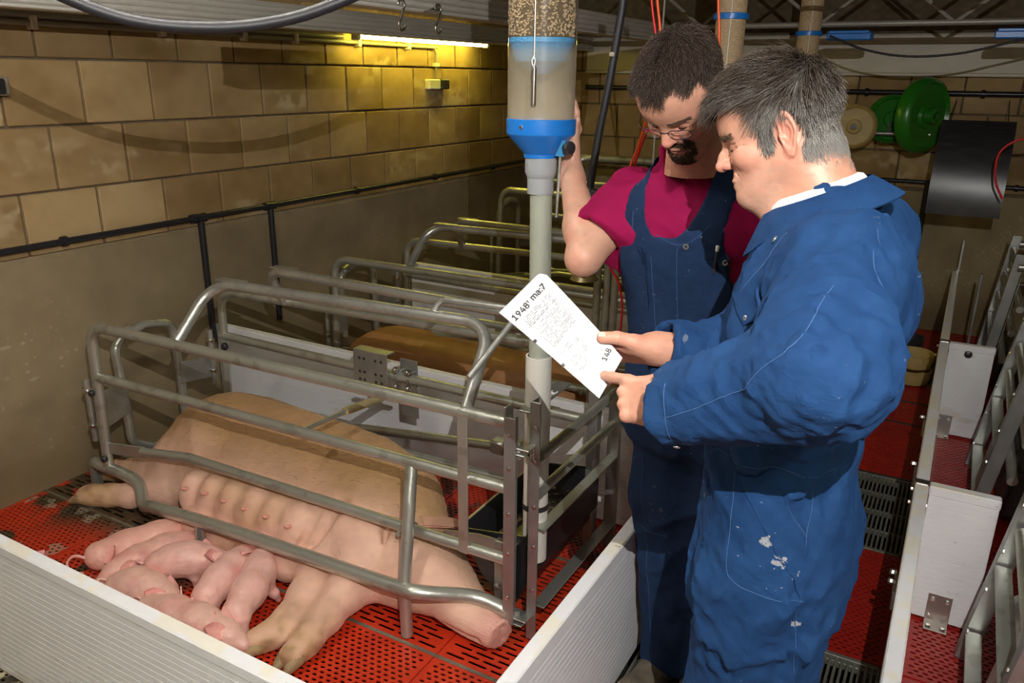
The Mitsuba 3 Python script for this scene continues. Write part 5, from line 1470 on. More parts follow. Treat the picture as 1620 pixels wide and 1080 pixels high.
for x, k in ((-.565, 0), (-.43, 1)):
    def boot(p, x=x):
        d = cone(p, (x, 2.0, .14), (x, 1.995, .075), .056, .056)
        d = smin(d, cone(p, (x, 2.01, .055), (x - .03, 1.80, .045), .050, .047), .05)
        d = smin(d, ell(p, (x - .035, 1.79, .045), (.052, .07, .046)), .03)
        return np.maximum(d, .022 - p[:, 2])
    b_ = nets(boot, [x - .12, 1.68, .0], [x + .1, 2.09, .21], .007)
    kb = part('person_001', 'boot', b_, 'mat_boot', True, label='worn brown work boot')
    part(kb, 'sole', cat(*[trimesh.convex.convex_hull(np.array([(x + .055 * math.cos(a) - (.034 if math.sin(a) < 0 else 0), 1.905 + .17 * math.sin(a), z) for a in np.linspace(0, 2 * math.pi, 24) for z in (.003, .026)]))]), 'mat_dark_plastic')
# ---------------------------------------------------------------- details of the clothes
from scipy.spatial import cKDTree
class Snap:
    """lays points on a garment's surface"""
    def __init__(self, m):
        self.v, self.n, self.t = np.asarray(m.vertices), np.asarray(m.vertex_normals), cKDTree(m.vertices)
    def __call__(self, pts, off=0.0):
        pts = np.asarray(pts, float)
        d, i = self.t.query(pts, k=10)
        w = 1 / (d + .002)
        w /= w.sum(1, keepdims=True)
        c = (self.v[i] * w[..., None]).sum(1); n = (self.n[i] * w[..., None]).sum(1)
        n /= np.linalg.norm(n, axis=1, keepdims=True)
        return pts - n * ((pts - c) * n).sum(1, keepdims=True) + n * off, n
def solid(G, N, th):
    """a sheet of cloth from a grid of points and normals"""
    a, b = G.shape[:2]
    V = np.vstack([(G + N * th / 2).reshape(-1, 3), (G - N * th / 2).reshape(-1, 3)])
    F = []
    o = a * b
    for i in range(a - 1):
        for j in range(b - 1):
            p, q, r, s = i * b + j, i * b + j + 1, (i + 1) * b + j + 1, (i + 1) * b + j
            F += [(p, q, r), (p, r, s), (o + p, o + r, o + q), (o + p, o + s, o + r)]
    edge = [j for j in range(b)] + [i * b + b - 1 for i in range(1, a)] + [(a - 1) * b + j for j in range(b - 2, -1, -1)] + [i * b for i in range(a - 2, 0, -1)]
    for p, q in zip(edge, edge[1:] + edge[:1]):
        F += [(p, o + p, o + q), (p, o + q, q)]
    return trimesh.Trimesh(V, np.array(F), process=False)
def patch(sn, c, th=.003, n=12, off=.0025):
    """a sewn on piece with corners c (in order round its edge)"""
    c = np.asarray(c, float)
    s, t = np.meshgrid(np.linspace(0, 1, n), np.linspace(0, 1, n), indexing='ij')
    P = c[0] * ((1 - s) * (1 - t))[..., None] + c[1] * (s * (1 - t))[..., None] + c[2] * (s * t)[..., None] + c[3] * ((1 - s) * t)[..., None]
    p, nn = sn(P.reshape(-1, 3), off)
    return solid(p.reshape(n, n, 3), nn.reshape(n, n, 3), th)
def seam(sn, pts, r=.0008, off=.0004, n=10):
    p, _ = sn(spline(pts, n), off)
    return sweep(p, r, 6)
S1, S2, S3 = Snap(cov), Snap(ov), Snap(tsh)
def ringsheet(C, ax, prof, a0, a1, th, n=44, tip=None):
    ax = unit(ax); e1 = unit(V3(-1, 0, 0) - ax * (V3(-1, 0, 0) @ ax)); e2 = V3(0, -1, 0)
    G = []
    for a in np.linspace(a0, a1, n):
        d = e1 * math.cos(a) + e2 * math.sin(a)
        k = max(0, 1 - abs(math.cos(a) - 1) * 3.2)
        row = []
        for i, (r, h) in enumerate(prof):
            row.append(np.array(C) + d * (r + (tip or 0) * k * max(0, i - 1)) * V3(1, 1, 1) + ax * (h - (tip or 0) * .9 * k * max(0, i - 1)) + V3(0, 0, 0))
        G.append(row)
    G = np.array(G)
    du = np.gradient(G, axis=0); dv = np.gradient(G, axis=1)
    N = np.cross(du, dv); N /= np.maximum(np.linalg.norm(N, axis=2, keepdims=True), 1e-9)
    return solid(G, N, th)
CC, CAX = V3(-.209, 1.43, 1.555), (-.40, 0, .92)
put('person__shirt_collar', ringsheet(CC, CAX, [(.066, -.03), (.0665, .010), (.068, .026), (.074, .022), (.082, .004)], .16, 2 * math.pi - .16, .0025, tip=.004), 'mat_shirt', 60, label='pale grey shirt collar')
put('person__coverall_collar', ringsheet(CC, CAX, [(.078, -.028), (.079, .006), (.086, .014), (.102, -.004), (.124, -.030)], .22, 2 * math.pi - .22, .004, tip=.008), 'mat_coverall', 60, label='folded blue collar')
SE = 'person__coverall'
part(SE, 'pocket', patch(S1, [(-.292, 1.286, 1.405), (-.222, 1.222, 1.405), (-.240, 1.232, 1.325), (-.300, 1.285, 1.325)]), 'mat_coverall', 60)
part(SE, 'pocket_flap', patch(S1, [(-.298, 1.292, 1.412), (-.250, 1.245, 1.440), (-.212, 1.218, 1.412), (-.268, 1.256, 1.372)], .005, off=.006), 'mat_coverall', 60)
part(SE, 'hip_pocket', patch(S1, [(-.262, 1.282, 1.10), (-.206, 1.262, 1.12), (-.130, 1.272, .985), (-.136, 1.262, .90)], .0026), 'mat_coverall', 60)
for q in ([(-.132, 1.109, 1.49), (-.149, 1.02, 1.461), (-.179, 1.0, 1.42), (-.235, 1.02, 1.343), (-.294, 1.048, 1.294), (-.337, 1.068, 1.264)],
          [(-.150, 1.36, 1.545), (-.125, 1.27, 1.53), (-.115, 1.20, 1.49), (-.125, 1.17, 1.43), (-.150, 1.18, 1.38)],
          [(-.335, 1.32, 1.10), (-.319, 1.30, 1.115), (-.251, 1.262, 1.125), (-.198, 1.261, 1.125), (-.15, 1.279, 1.120), (-.112, 1.352, 1.115)],
          [(-.206, 1.25, 1.12), (-.193, 1.274, 1.086), (-.163, 1.28, 1.037), (-.138, 1.281, 1.007)],
          [(-.138, 1.292, 1.11), (-.139, 1.306, 1.055), (-.137, 1.277, .997), (-.132, 1.256, .884), (-.127, 1.279, .736), (-.125, 1.29, .60)],
          [(-.270, 1.283, 1.098), (-.257, 1.245, .95), (-.241, 1.234, .913), (-.18, 1.235, .899), (-.128, 1.258, .897)],
          [(-.225, 1.29, 1.516), (-.255, 1.28, 1.475), (-.285, 1.29, 1.42), (-.312, 1.31, 1.36), (-.330, 1.33, 1.28), (-.338, 1.34, 1.18)],
          [(-.347, 1.085, 1.315), (-.342, 1.071, 1.295), (-.335, 1.067, 1.267), (-.329, 1.087, 1.229)]):
    part(SE, 'seam', seam(S1, q), 'mat_stitch', True)
for p in ((-.268, 1.256, 1.385), (-.322, 1.10, 1.222), (-.238, 1.30, 1.50)):
    q, n_ = S1(np.array([p]), .004)
    part(SE, 'snap_button', lathe([(0, 0), (.0055, 0), (.0055, .001), (.0035, .002), (0, .0012)], 14, q[0] + n_[0] * .003, n_[0]), 'mat_button', 40)
BE = 'person_001__overalls'
part(BE, 'bib_pocket', patch(S2, [(-.508, 1.81, 1.345), (-.420, 1.82, 1.345), (-.425, 1.83, 1.20), (-.50, 1.83, 1.20)], .003), 'mat_bib', 60)
part(BE, 'pocket_flap', patch(S2, [(-.472, 1.81, 1.368), (-.418, 1.82, 1.366), (-.420, 1.82, 1.322), (-.468, 1.815, 1.325)], .004, off=.005), 'mat_bib', 60)
part(BE, 'side_pocket', patch(S2, [(-.70, 1.87, 1.335), (-.652, 1.82, 1.345), (-.644, 1.85, 1.195), (-.682, 1.88, 1.20)], .003), 'mat_bib', 60)
part(BE, 'side_tab', patch(S2, [(-.70, 1.85, 1.352), (-.662, 1.82, 1.358), (-.655, 1.83, 1.315), (-.69, 1.87, 1.31)], .004, off=.006), 'mat_bib', 60)
for q in ([(-.697, 1.90, 1.47), (-.695, 1.836, 1.44), (-.693, 1.832, 1.361)], [(-.640, 1.82, 1.40), (-.635, 1.82, 1.30), (-.632, 1.83, 1.15), (-.63, 1.84, 1.0)], [(-.57, 1.80, 1.37), (-.568, 1.81, 1.2), (-.566, 1.83, 1.02)],
          [(-.65, 1.877, .557), (-.60, 1.87, .552), (-.557, 1.88, .553)], [(-.659, 1.877, .829), (-.64, 1.881, .659), (-.609, 1.865, .434), (-.591, 1.881, .216)],
          [(-.657, 1.84, 1.47), (-.645, 1.83, 1.44), (-.615, 1.81, 1.395), (-.575, 1.80, 1.375), (-.535, 1.80, 1.388), (-.495, 1.81, 1.43)]):
    part(BE, 'seam', seam(S2, q, .0007), 'mat_stitch', True)
for p in ((-.452, 1.81, 1.345), (-.546, 1.80, 1.375)):
    q, n_ = S2(np.array([p]), .003)
    part(BE, 'ring_button', lathe([(.0034, 0), (.0070, 0), (.0070, .0015), (.0034, .0015), (.0034, 0)], 18, q[0] + n_[0] * .004, n_[0]), 'mat_button', 40)
tag('pen', 'black pen with a white cap clipped to the bib pocket', 'pen')
q, n_ = S2(np.array([(-.476, 1.81, 1.372), (-.480, 1.815, 1.318)]), .006)
q = q + n_ * .003
put('pen__body', sweep([q[1], q[0]], .0032, 10), 'mat_dark_plastic', True)
put('pen__cap', sweep([q[0], q[0] + unit(q[0] - q[1]) * .013], .0042, 10), 'mat_shirt', True)

# ---------------------------------------------------------------- the white card
def print_(p, n, uv):
    """fine grey rows of print, ruled lines and small boxes"""
    x, y = uv.x, uv.y
    row = dr.floor(y * 62)
    fr = y * 62 - row
    word = cell_r(dr.floor(x * 30 + cell_r(row, 3) * 7), row)
    inx = (x > .16) & (x < .80)
    blk = ((y > .17) & (y < .52)) | ((y > .56) & (y < .62) & (x < .45)) | ((y > .66) & (y < .80) & (x < .42)) | ((y > .60) & (y < .72) & (x > .50) & (x < .62))
    ink = dr.select(inx & blk & (fr > .30) & (fr < .62) & (word > .45), .38 + .3 * word, 0.0)
    line = dr.select((dr.abs(y - .262) < .0016) & (x > .12) & (x < .86), .55, 0.0) + dr.select((dr.abs(y - .50) < .0014) & (x > .12) & (x < .80), .4, 0.0)
    box_ = dr.select((x > .72) & (x < .82) & (y > .26) & (y < .46) & ((dr.abs(x - .72) < .006) | (dr.abs(x - .815) < .006) | (dr.abs(y - .455) < .003)), .3, 0.0)
    spot = dr.select((dr.square((x - .80) / .026) + dr.square((y - .115) / .013) < 1) & (dr.square((x - .80) / .018) + dr.square((y - .112) / .009) > 1), .6, 0.0)
    return mix((0.50, 0.50, 0.51), (0.04, 0.04, 0.05), dr.clip((ink + line + box_ + spot) * 1.25, 0, 1))
cell_r = mikit.cell_rand
prin('mat_card', proc(print_), .35, spec=.4)
prin('mat_ink', (0.015, 0.015, 0.015), .5)
TL, TR, BR, BL = V3(-.700, 1.197, 1.341), V3(-.653, 1.273, 1.411), V3(-.475, 1.243, 1.283), V3(-.492, 1.187, 1.221)
cn = unit(np.cross(TR - TL, TL - BL))
def card_at(u, v, off=0.0):
    p = TL * (1 - u) * (1 - v) + TR * u * (1 - v) + BR * u * v + BL * (1 - u) * v
    return p + cn * (.006 * math.sin(math.pi * v) - .004 * max(0, v - .8) * 5 * u + off)
tag('record_card', 'white printed card with large handwritten figures, held between the two men', 'card')
nu, nv = 14, 28
V, UV, F = [], [], []
for side in (1, -1):
    for j in range(nv + 1):
        for i in range(nu + 1):
            u, v = i / nu, j / nv
            r = .10
            if v < .06 and u > .88:            # the rounded corner
                k = (u - .88) / .12; v = max(v, .06 * (1 - math.sqrt(max(0, 1 - k * k))))
            V.append(card_at(u, v, .0004 * side)); UV.append((u, v))
o = (nu + 1) * (nv + 1)
for j in range(nv):
    for i in range(nu):
        a, b, c, d = j * (nu + 1) + i, j * (nu + 1) + i + 1, (j + 1) * (nu + 1) + i + 1, (j + 1) * (nu + 1) + i
        F += [(a, c, b), (a, d, c), (o + a, o + b, o + c), (o + a, o + c, o + d)]
put('record_card__sheet', trimesh.Trimesh(np.array(V), np.array(F), process=False), 'mat_card', False, uv=np.array(UV))
def write(text, u, v, ang, h, key, thin=.0003):
    m = meshkit.text_mesh(text, h, thin, bold=True)
    e = card_at(u + .01, v) - card_at(u - .01, v); e = unit(e); f = unit(np.cross(cn, e))
    c, s = math.cos(ang), math.sin(ang)
    R = np.eye(4); R[:3, 0], R[:3, 1], R[:3, 2], R[:3, 3] = e * c + f * s, f * c - e * s, cn, card_at(u, v, .0009 + .0016 * (v > .8))
    part('record_card', key, xform(m, R), 'mat_ink')
write("1948'", .055, .145, 0, .0115, 'figures')
write("ma:7", .52, .135, 0, .0115, 'figures')
# write("'", .80, .085, 0, .0115, 'figures')
write("148", .66, .905, .12, .0095, 'figures')
for v in (.365, .645):
    part('record_card', 'mark', solid(np.array([[card_at(a, b, .0012) for a in (-.01, .05)] for b in (v - .012, v + .012)]), np.tile(cn, (2, 2, 1)), .0005), 'mat_ink')

# ---------------------------------------------------------------- the sow's bristles
rg_ = np.random.default_rng(8)
def bristles(key, m, n, seed, tint):
    a = m.vertices[m.faces]; c = a.mean(1)
    w = np.linalg.norm(np.cross(a[:, 1] - a[:, 0], a[:, 2] - a[:, 0]), axis=1) * np.clip((c[:, 1] - 1.86) / .30, .0, 1) * (c[:, 2] > .06)
    i = rg_.choice(len(w), n, p=w / w.sum())
    u = rg_.random((n, 2)); u = np.where(u.sum(1, keepdims=True) > 1, 1 - u, u)
    p = a[i, 0] + (a[i, 1] - a[i, 0]) * u[:, :1] + (a[i, 2] - a[i, 0]) * u[:, 1:]
    nn = np.cross(a[i, 1] - a[i, 0], a[i, 2] - a[i, 0]); nn /= np.linalg.norm(nn, axis=1, keepdims=True)
    cc = np.array((.55, .37, .20)) * (.55 + .7 * rg_.random((n, 1))) * tint
    hm_, hc_ = strands(p, nn, np.tile((-1.0, -.12, -.25), (n, 1)), .014 + .014 * rg_.random(n), .00055, cc, np.full(n, .16), seed, .22, 2)
    put(key, hm_, 'mat_hair', True, color=hc_, kind='stuff')
bristles('sow__bristles', sow, 16000, 21, 1.0)
# ---------------------------------------------------------------- feed hopper with its down pipe
prin('mat_blue', (0.010, 0.165, 0.56), 0.35, spec=.5)
prin('mat_grey_pvc', (0.30, 0.32, 0.33), 0.35)
prin('mat_green_pvc', (0.33, 0.35, 0.28), 0.4)
prin('mat_white_pvc', proc(lambda p, n, uv: mix((0.55, 0.53, 0.47), (0.72, 0.70, 0.64), fbm(p.x * 12, p.y * 12, p.z * 5, 3))), 0.4)
prin('mat_feed', proc(lambda p, n, uv: mix((0.36, 0.25, 0.13), (0.58, 0.44, 0.27), noise(p.x * 210, p.y * 210, p.z * 210))), 0.8)
prin('mat_feed_dark', (0.10, 0.065, 0.03), 0.9)
prin('mat_string', (0.75, 0.74, 0.70), 0.7)
prin('mat_blue_dusty', (0.05, 0.30, 0.58), 0.5)
bsdf('mat_clear_tube', {'type': 'blendbsdf', 'weight': proc(lambda p, n, uv: .02 + .12 * fbm(p.x * 14, p.y * 14, p.z * 5, 3) + .30 * smoothstep(1.84, 1.80, p.z) + .14 * smoothstep(1.76, 1.62, p.z)),
     'a': {'type': 'thindielectric', 'int_ior': 1.5}, 'b': {'type': 'twosided', 'b': {'type': 'principled', 'base_color': rgb((.46, .40, .28)), 'roughness': .25, 'specular': .6}}}, two=False)
def fx(z): return -1.0463 + (1.9382 - z) * .0222 if z > 1.4 else -1.0335 + (1.4382 - z) * .010
FY = 2.0
tag('feed_hopper', 'clear feed hopper full of pellets on a blue cone, over the feeding gate', 'feed hopper')
def ring(*prof):
    return lathe(prof, 40, (fx(prof[0][1]), FY, 0))
put('feed_hopper__tube', lathe([(.0915, 1.60), (.0915, 2.40)], 48, (-1.041, FY, 0)), 'mat_clear_tube', True, label='clear dusty plastic tube')
put('feed_hopper__cone', cat(ring((.0925, 1.640), (.0955, 1.638), (.0955, 1.602), (.0930, 1.597), (.047, 1.546), (.047, 1.536), (.043, 1.536), (.043, 1.55), (.088, 1.60), (.0925, 1.640))), 'mat_blue', 35, label='bright blue funnel')
put('feed_hopper__inner_funnel', cat(ring((.0885, 1.845), (.0885, 1.833), (.083, 1.828), (.068, 1.786), (.064, 1.786), (.078, 1.826), (.083, 1.842), (.0885, 1.845))), 'mat_blue_dusty', 35, label='pale blue funnel inside the tube')
put('feed_hopper__dosing_cone', cat(ring((.058, 1.786), (.02, 1.755), (0, 1.752))), 'mat_blue_dusty', 35)
put('feed_hopper__reducer', cat(ring((.0435, 1.548), (.0445, 1.546), (.0445, 1.497), (.0395, 1.483), (.0375, 1.481), (.0375, 1.437), (.034, 1.436))), 'mat_grey_pvc', 35, label='grey pipe reducer')
put('feed_hopper__pipe', sweep([[fx(1.45), FY, 1.45], [-1.0285, FY, .95]], .0315, 28), 'mat_green_pvc', 40, label='greenish grey down pipe')
put('feed_hopper__lower_pipe', cat(lathe([(.034, 0), (.0395, 0), (.0395, .70), (.034, .70)], 28, (-1.0305, FY, .255))), 'mat_white_pvc', 40, label='white lower pipe')
put('feed_hopper__hose_clamp', lathe([(.040, 0), (.0425, .001), (.0425, .017), (.040, .018)], 28, (-1.0305, FY, .635)), 'mat_dark_plastic', 40)
put('feed_hopper__hose_clamp_001', lathe([(.040, 0), (.0425, .001), (.0425, .017), (.040, .018)], 28, (-1.0305, FY, .44)), 'mat_dark_plastic', 40)
# pellets pressed against the tube
put('feed_hopper__feed', lathe([(0, 1.846), (.083, 1.846), (.083, 2.40), (0, 2.40)], 36, (-1.045, FY, 0)), 'mat_feed_dark', True)
rg_ = np.random.default_rng(3)
pel = trimesh.creation.icosphere(1, 1.0)
ms_v, ms_f = [], []
for i in range(2600):
    a, z = rg_.random() * 2 * math.pi, 1.849 + rg_.random() * .33
    r = .0862 - rg_.random() * .004
    R = trimesh.transformations.random_rotation_matrix(rg_.random(3))[:3, :3]
    v = (pel.vertices * [.0024, .0024, .0050]) @ R.T + [-1.045 + r * math.cos(a), FY + r * math.sin(a), z]
    ms_v.append(v); ms_f.append(pel.faces + 42 * i)
put('feed_hopper__pellets', trimesh.Trimesh(np.vstack(ms_v), np.vstack(ms_f), process=False), 'mat_feed', True, kind='stuff')
# dosing rod and knob on the right, string with its weight in front
kd = V3(.93, -.36, 0)
kc = V3(-1.036, FY, 1.565) + kd * .088
put('feed_hopper__bracket', xform(trimesh.convex.convex_hull(np.array([(-.015, -.006, -.02), (.012, -.006, -.02), (.012, -.006, .022), (-.015, .006, -.02), (.012, .006, -.02), (.012, .006, .022)])), trimesh.transformations.translation_matrix(kc - kd * .012) @ trimesh.transformations.rotation_matrix(math.atan2(kd[1], kd[0]), (0, 0, 1))), 'mat_blue_dusty')
knob = [(0, 0), (.008, 0), (.008, .012), (.017, .014), (.0185, .019), (.017, .027), (.010, .029), (0, .029)]
kb_ = lathe(knob, 10, kc + kd * .002 + V3(0, 0, .004), kd)
put('feed_hopper__knob', kb_, 'mat_dark_plastic', 25, label='black star knob')
put('feed_hopper__dosing_rod', cat(tube([kc + V3(0, 0, .0) - kd * .012, kc + V3(-.004, -.004, -.185) - kd * .012], .0042, 0)), 'mat_galv', 40, label='thin metal rod')
put('feed_hopper__screw', bolt((-1.038 - .012, FY - .0945, 1.62), (-.1, -1, 0), .006, .004), 'mat_zinc')
sx, sy = -1.0115, FY - .100
put('feed_hopper__string', cat(sweep([[sx + .001, sy, 2.40], [sx, sy, 1.79]], .0018, 6), sweep(spline([[sx, sy, 1.80], [sx - .005, sy - .003, 1.785], [sx, sy - .004, 1.772], [sx + .004, sy - .003, 1.785], [sx, sy, 1.796]], 5), .0016, 6)), 'mat_string', True, label='white cord with a knot')
put('feed_hopper__weight', lathe([(0, 0), (.0062, .001), (.0068, .006), (.0068, .092), (.005, .098), (0, .098)], 14, (sx + .001, sy - .002, 1.675)), 'mat_zinc', 40, label='steel rod hanging on the cord')
# smaller hoppers of the pens farther back
def far_hopper(key, x, y, z0, label, r=.062):
    tag(key, label, 'feed hopper')
    put(key + '__tube', lathe([(0, z0), (r, z0), (r, 2.36), (0, 2.36)], 24, (x, y, 0)), 'mat_feed', 40, label='dusty tube with feed')
    put(key + '__collar', lathe([(r, 0), (r + .012, 0), (r + .012, .022), (r + .002, .026)], 24, (x, y, 1.985)), 'mat_blue', 40)
    put(key + '__cone', lathe([(r + .004, z0), (r + .004, z0 - .025), (.03, z0 - .075), (.03, z0 - .10), (0, z0 - .1)], 24, (x, y, 0)), 'mat_blue', 40)
    put(key + '__pipe', sweep([[x, y, z0 - .09], [x, y, .30]], .026, 16), 'mat_green_pvc', 40)
    put(key + '__string', sweep([[x + .02, y - r - .004, 2.36], [x + .015, y - r - .004, 1.70]], .0025, 6), 'mat_string', True)
far_hopper('feed_hopper_001', -.985, 3.62, 1.70, 'feed hopper with blue collar just behind the younger man')
far_hopper('feed_hopper_002', -.93, 5.1, 1.70, 'feed hopper far back above the older man, blue collar and cord')
for i, (x0, x1) in enumerate(((-.835, -.60), (.0, .23))):
    k = num('blue_tray')
    put(k, cat(box([x0, 5.12, 1.962], [x1, 5.26, 2.002], .006), box([x0 + .01, 5.10, 1.995], [x1 - .01, 5.28, 2.012], .004)), 'mat_blue', label=('blue plastic tray fixed under the roof truss, left one', 'blue plastic tray fixed under the roof truss, at the upper right corner')[i], cat='tray')

# ---------------------------------------------------------------- trough
prin('mat_trough', (0.012, 0.012, 0.014), 0.28, spec=.6)
prin('mat_wet_feed', proc(lambda p, n, uv: mix((0.012, 0.010, 0.008), (0.20, 0.13, 0.06), smoothstep(.55, .7, fbm(p.x * 40, p.y * 40, p.z * 40, 3)))), 0.25, spec=.6)
def trough():
    y0, y1 = 1.945, 2.50
    prof = [(-1.285, .315), (-1.20, .165), (-1.13, .105), (-1.06, .115), (-1.022, .20), (-1.022, .36)]
    ms = []
    inn = [(x + (.008 if i < 2 else -.008 if i > 3 else 0), z + .008) for i, (x, z) in enumerate(prof)]
    for a, b, ia, ib in zip(prof[:-1], prof[1:], inn[:-1], inn[1:]):
        pts = [(q[0], y, q[1]) for q in (a, b, ib, ia) for y in (y0, y1)]
        ms.append(trimesh.convex.convex_hull(np.array(pts)))
    for y in (y0, y1 - .006):
        ms.append(trimesh.convex.convex_hull(np.array([(x, yy, z) for x, z in prof for yy in (y, y + .006)])))
    return cat(*ms)
tag('trough', 'black plastic feed trough hanging inside the feeding gate by the sow head', 'trough')
put('trough__bowl', trough(), 'mat_trough', label='black trough')
put('trough__rim', sweep([[-1.286, 1.945, .318], [-1.286, 2.50, .318]], .005, 8), 'mat_strut', True)
put('trough__feed', trimesh.convex.convex_hull(np.array([(x, y, z) for x, z in ((-1.235, .232), (-1.03, .245), (-1.13, .13)) for y in (1.953, 2.492)])), 'mat_wet_feed', label='wet feed remains')
put('trough__bracket', cat(box([-1.135, 1.918, .10], [-1.062, 1.924, .33], .002), box([-1.135, 1.918, .32], [-1.062, 1.95, .326], .002)), 'mat_steel_plate', label='steel hanging bracket')
part('trough', 'bolt', bolt([-1.118, 1.917, .165], (0, -1, 0), .012, .012), 'mat_zinc')
put('trough__side_plate', trimesh.convex.convex_hull(np.array([(x, y, z) for x, z in ((-1.335, .30), (-1.20, .325), (-1.10, .33), (-1.10, .275), (-1.20, .265), (-1.32, .27)) for y in (1.926, 1.932)])), 'mat_steel_plate')

# ---------------------------------------------------------------- hoses and cables
prin('mat_hose', (0.014, 0.014, 0.018), 0.48)
prin('mat_red_cable', (0.62, 0.010, 0.012), 0.35)
prin('mat_orange_cable', (0.75, 0.085, 0.012), 0.35)
prin('mat_brass', (0.40, 0.33, 0.15), 0.4, metal=.6)
put('black_hose', sweep(spline([[-1.80, .90, 2.02], [-1.70, 1.05, 1.915], [-1.613, 1.179, 1.855], [-1.511, 1.307, 1.843], [-1.41, 1.415, 1.860], [-1.313, 1.50, 1.900], [-1.20, 1.60, 1.97], [-1.1, 1.70, 2.05]], 10), .0135, 12), 'mat_hose', True,
    label='thick black hose hanging in a loop across the upper left', cat='hose')
tag('feed_hose', 'black hose hanging from the roof beside the raised arm, ending in a clamp', 'hose')
put('feed_hose__hose', sweep(spline([[-1.065, 2.60, 2.08], [-1.063, 2.60, 1.985], [-1.078, 2.60, 1.87], [-1.10, 2.60, 1.72], [-1.128, 2.60, 1.56], [-1.155, 2.60, 1.36]], 10), .0135, 14), 'mat_hose', True)
put('feed_hose__clamp', cat(lathe([(.015, -.03), (.021, -.028), (.021, .022), (.015, .026)], 16, (-1.157, 2.60, 1.355), (-.1, 0, 1)), box([-1.145, 2.575, 1.335], [-1.115, 2.60, 1.375], .004)), 'mat_dark_plastic', 40)
put('feed_hose__nipple', sweep([[-1.158, 2.60, 1.33], [-1.165, 2.60, 1.24], [-1.168, 2.605, 1.05]], .010, 12), 'mat_dark_plastic', True)
put('feed_hose__hook', cat(bolt([-1.082, 2.583, 1.82], (-.6, -1, 0), .008, .012)), 'mat_clip')
for i, (x0, x1) in enumerate(((-1.187, -1.192), (-1.147, -1.150), (-1.114, -1.122))):
    put(num('water_riser'), sweep([[x0, 2.79, 1.075], [x1, 2.79, .30]], .0155, 14), 'mat_galv_worn', 40, label=('grey upright tube behind the card, leftmost of three', 'grey upright tube behind the card, middle of three', 'grey upright tube behind the card, rightmost of three')[i], cat='pipe')
put('drip_funnel', cat(sweep([[-1.205, 2.70, 1.09], [-1.195, 2.78, 1.06]], .007, 8), lathe([(.010, .075), (.022, .072), (.030, .035), (.052, .0), (.054, -.004), (.048, -.004), (.026, .03), (0, .06)], 24, (-1.205, 2.70, 1.022))), 'mat_brass', 40, label='small yellowish funnel below the raised elbow', cat='funnel')
put('red_cable', sweep(spline([[-.975, 2.6, 2.10], [-.966, 2.6, 1.98], [-.936, 2.6, 1.84], [-.92, 2.6, 1.75], [-.935, 2.6, 1.63], [-.972, 2.6, 1.53], [-1.02, 2.6, 1.36], [-1.063, 2.6, 1.13], [-1.03, 2.6, 1.06], [-1.008, 2.6, .98], [-1.008, 2.6, .88], [-1.02, 2.6, .70]], 8), .0042, 8), 'mat_red_cable', True,
    label='red cable hanging behind the younger man, reaching down past his elbow', cat='cable')
put('orange_cable', sweep(spline([[-.955, 2.58, 2.10], [-.94, 2.58, 1.98], [-.922, 2.58, 1.87], [-.925, 2.58, 1.74], [-.94, 2.58, 1.66], [-.978, 2.58, 1.52], [-1.0, 2.58, 1.46], [-1.01, 2.58, 1.38]], 8), .0048, 8), 'mat_orange_cable', True,
    label='orange cable hanging behind the younger man beside the red one', cat='cable')
put('orange_cable_001', sweep(spline([[-.76, 2.60, 2.10], [-.752, 2.60, 1.98], [-.742, 2.60, 1.90], [-.735, 2.60, 1.82]], 8), .0045, 8), 'mat_orange_cable', True, label='short orange cable above the younger man', cat='cable')
put('hanging_chain', sweep([[-1.42, 4.0, 2.16], [-1.425, 4.0, 1.25]], .006, 6), 'mat_rod', True, label='thin rusty chain hanging behind the raised forearm', cat='chain')
put('roof_cable', sweep(spline([[-.80, 5.0, 1.98], [-.62, 5.0, 1.91], [-.40, 5.0, 1.872], [-.15, 5.0, 1.885], [.10, 5.0, 1.945], [.3, 5.0, 2.0]], 8), .006, 8), 'mat_hose', True, label='black cable sagging across the white panel at the upper right', cat='cable')

# ---------------------------------------------------------------- things on the far wall and the right hand side
prin('mat_green', (0.020, 0.17, 0.012), 0.28)
prin('mat_yellow', proc(lambda p, n, uv: mix((0.33, 0.23, 0.07), (0.50, 0.38, 0.15), fbm(p.x * 14, p.y * 14, p.z * 14, 3))), 0.5)
prin('mat_sheet', proc(lambda p, n, uv: mix((0.010, 0.010, 0.012), (0.04, 0.04, 0.045), fbm(p.x * 8, p.y * 60, p.z * 8, 3))), 0.32, spec=.6)
def disc(key, c, ax, r, t, mat, label, hub=True, hr=.28):
    tag(key, label, 'disc')
    put(key + '__disc', lathe([(0, -t), (r * .72, -t), (r * .95, -t * .7), (r, 0), (r * .95, t * .7), (r * .86, t), (r * .80, t * .55), (r * .34, t * .45), (r * .30, t * .8), (0, t * .8)], 40, c, ax), mat, 40)
    if hub:
        put(key + '__hub', lathe([(0, 0), (r * hr, 0), (r * hr, t * .5 + .035), (r * hr * .55, t * .5 + .04), (r * hr * .5, t * .5 + .01), (0, t * .5 + .01)], 20, np.array(c) + np.array(unit(ax)) * t * .5, ax), mat, 40)
        put(key + '__axle', lathe([(0, 0), (.016, 0), (.016, .05), (0, .05)], 14, np.array(c) + np.array(unit(ax)) * t * .6, ax), 'mat_dark_plastic', 40)
unit = lambda v: np.asarray(v, float) / np.linalg.norm(v)
disc('yellow_disc', (-.735, 6.05, 1.445), (.12, -1, .02), .150, .028, 'mat_yellow', 'dull yellow plastic disc with a hub, hanging by the older man head')
disc('green_disc', (-.52, 6.20, 1.495), (.35, -1, 0), .165, .035, 'mat_green', 'green plastic disc half behind the yellow one', hub=False)
disc('green_disc_001', (-.325, 6.05, 1.53), (.86, -.5, .0), .245, .055, 'mat_green', 'large green plastic disc seen at an angle, right of the yellow one', hr=.2)
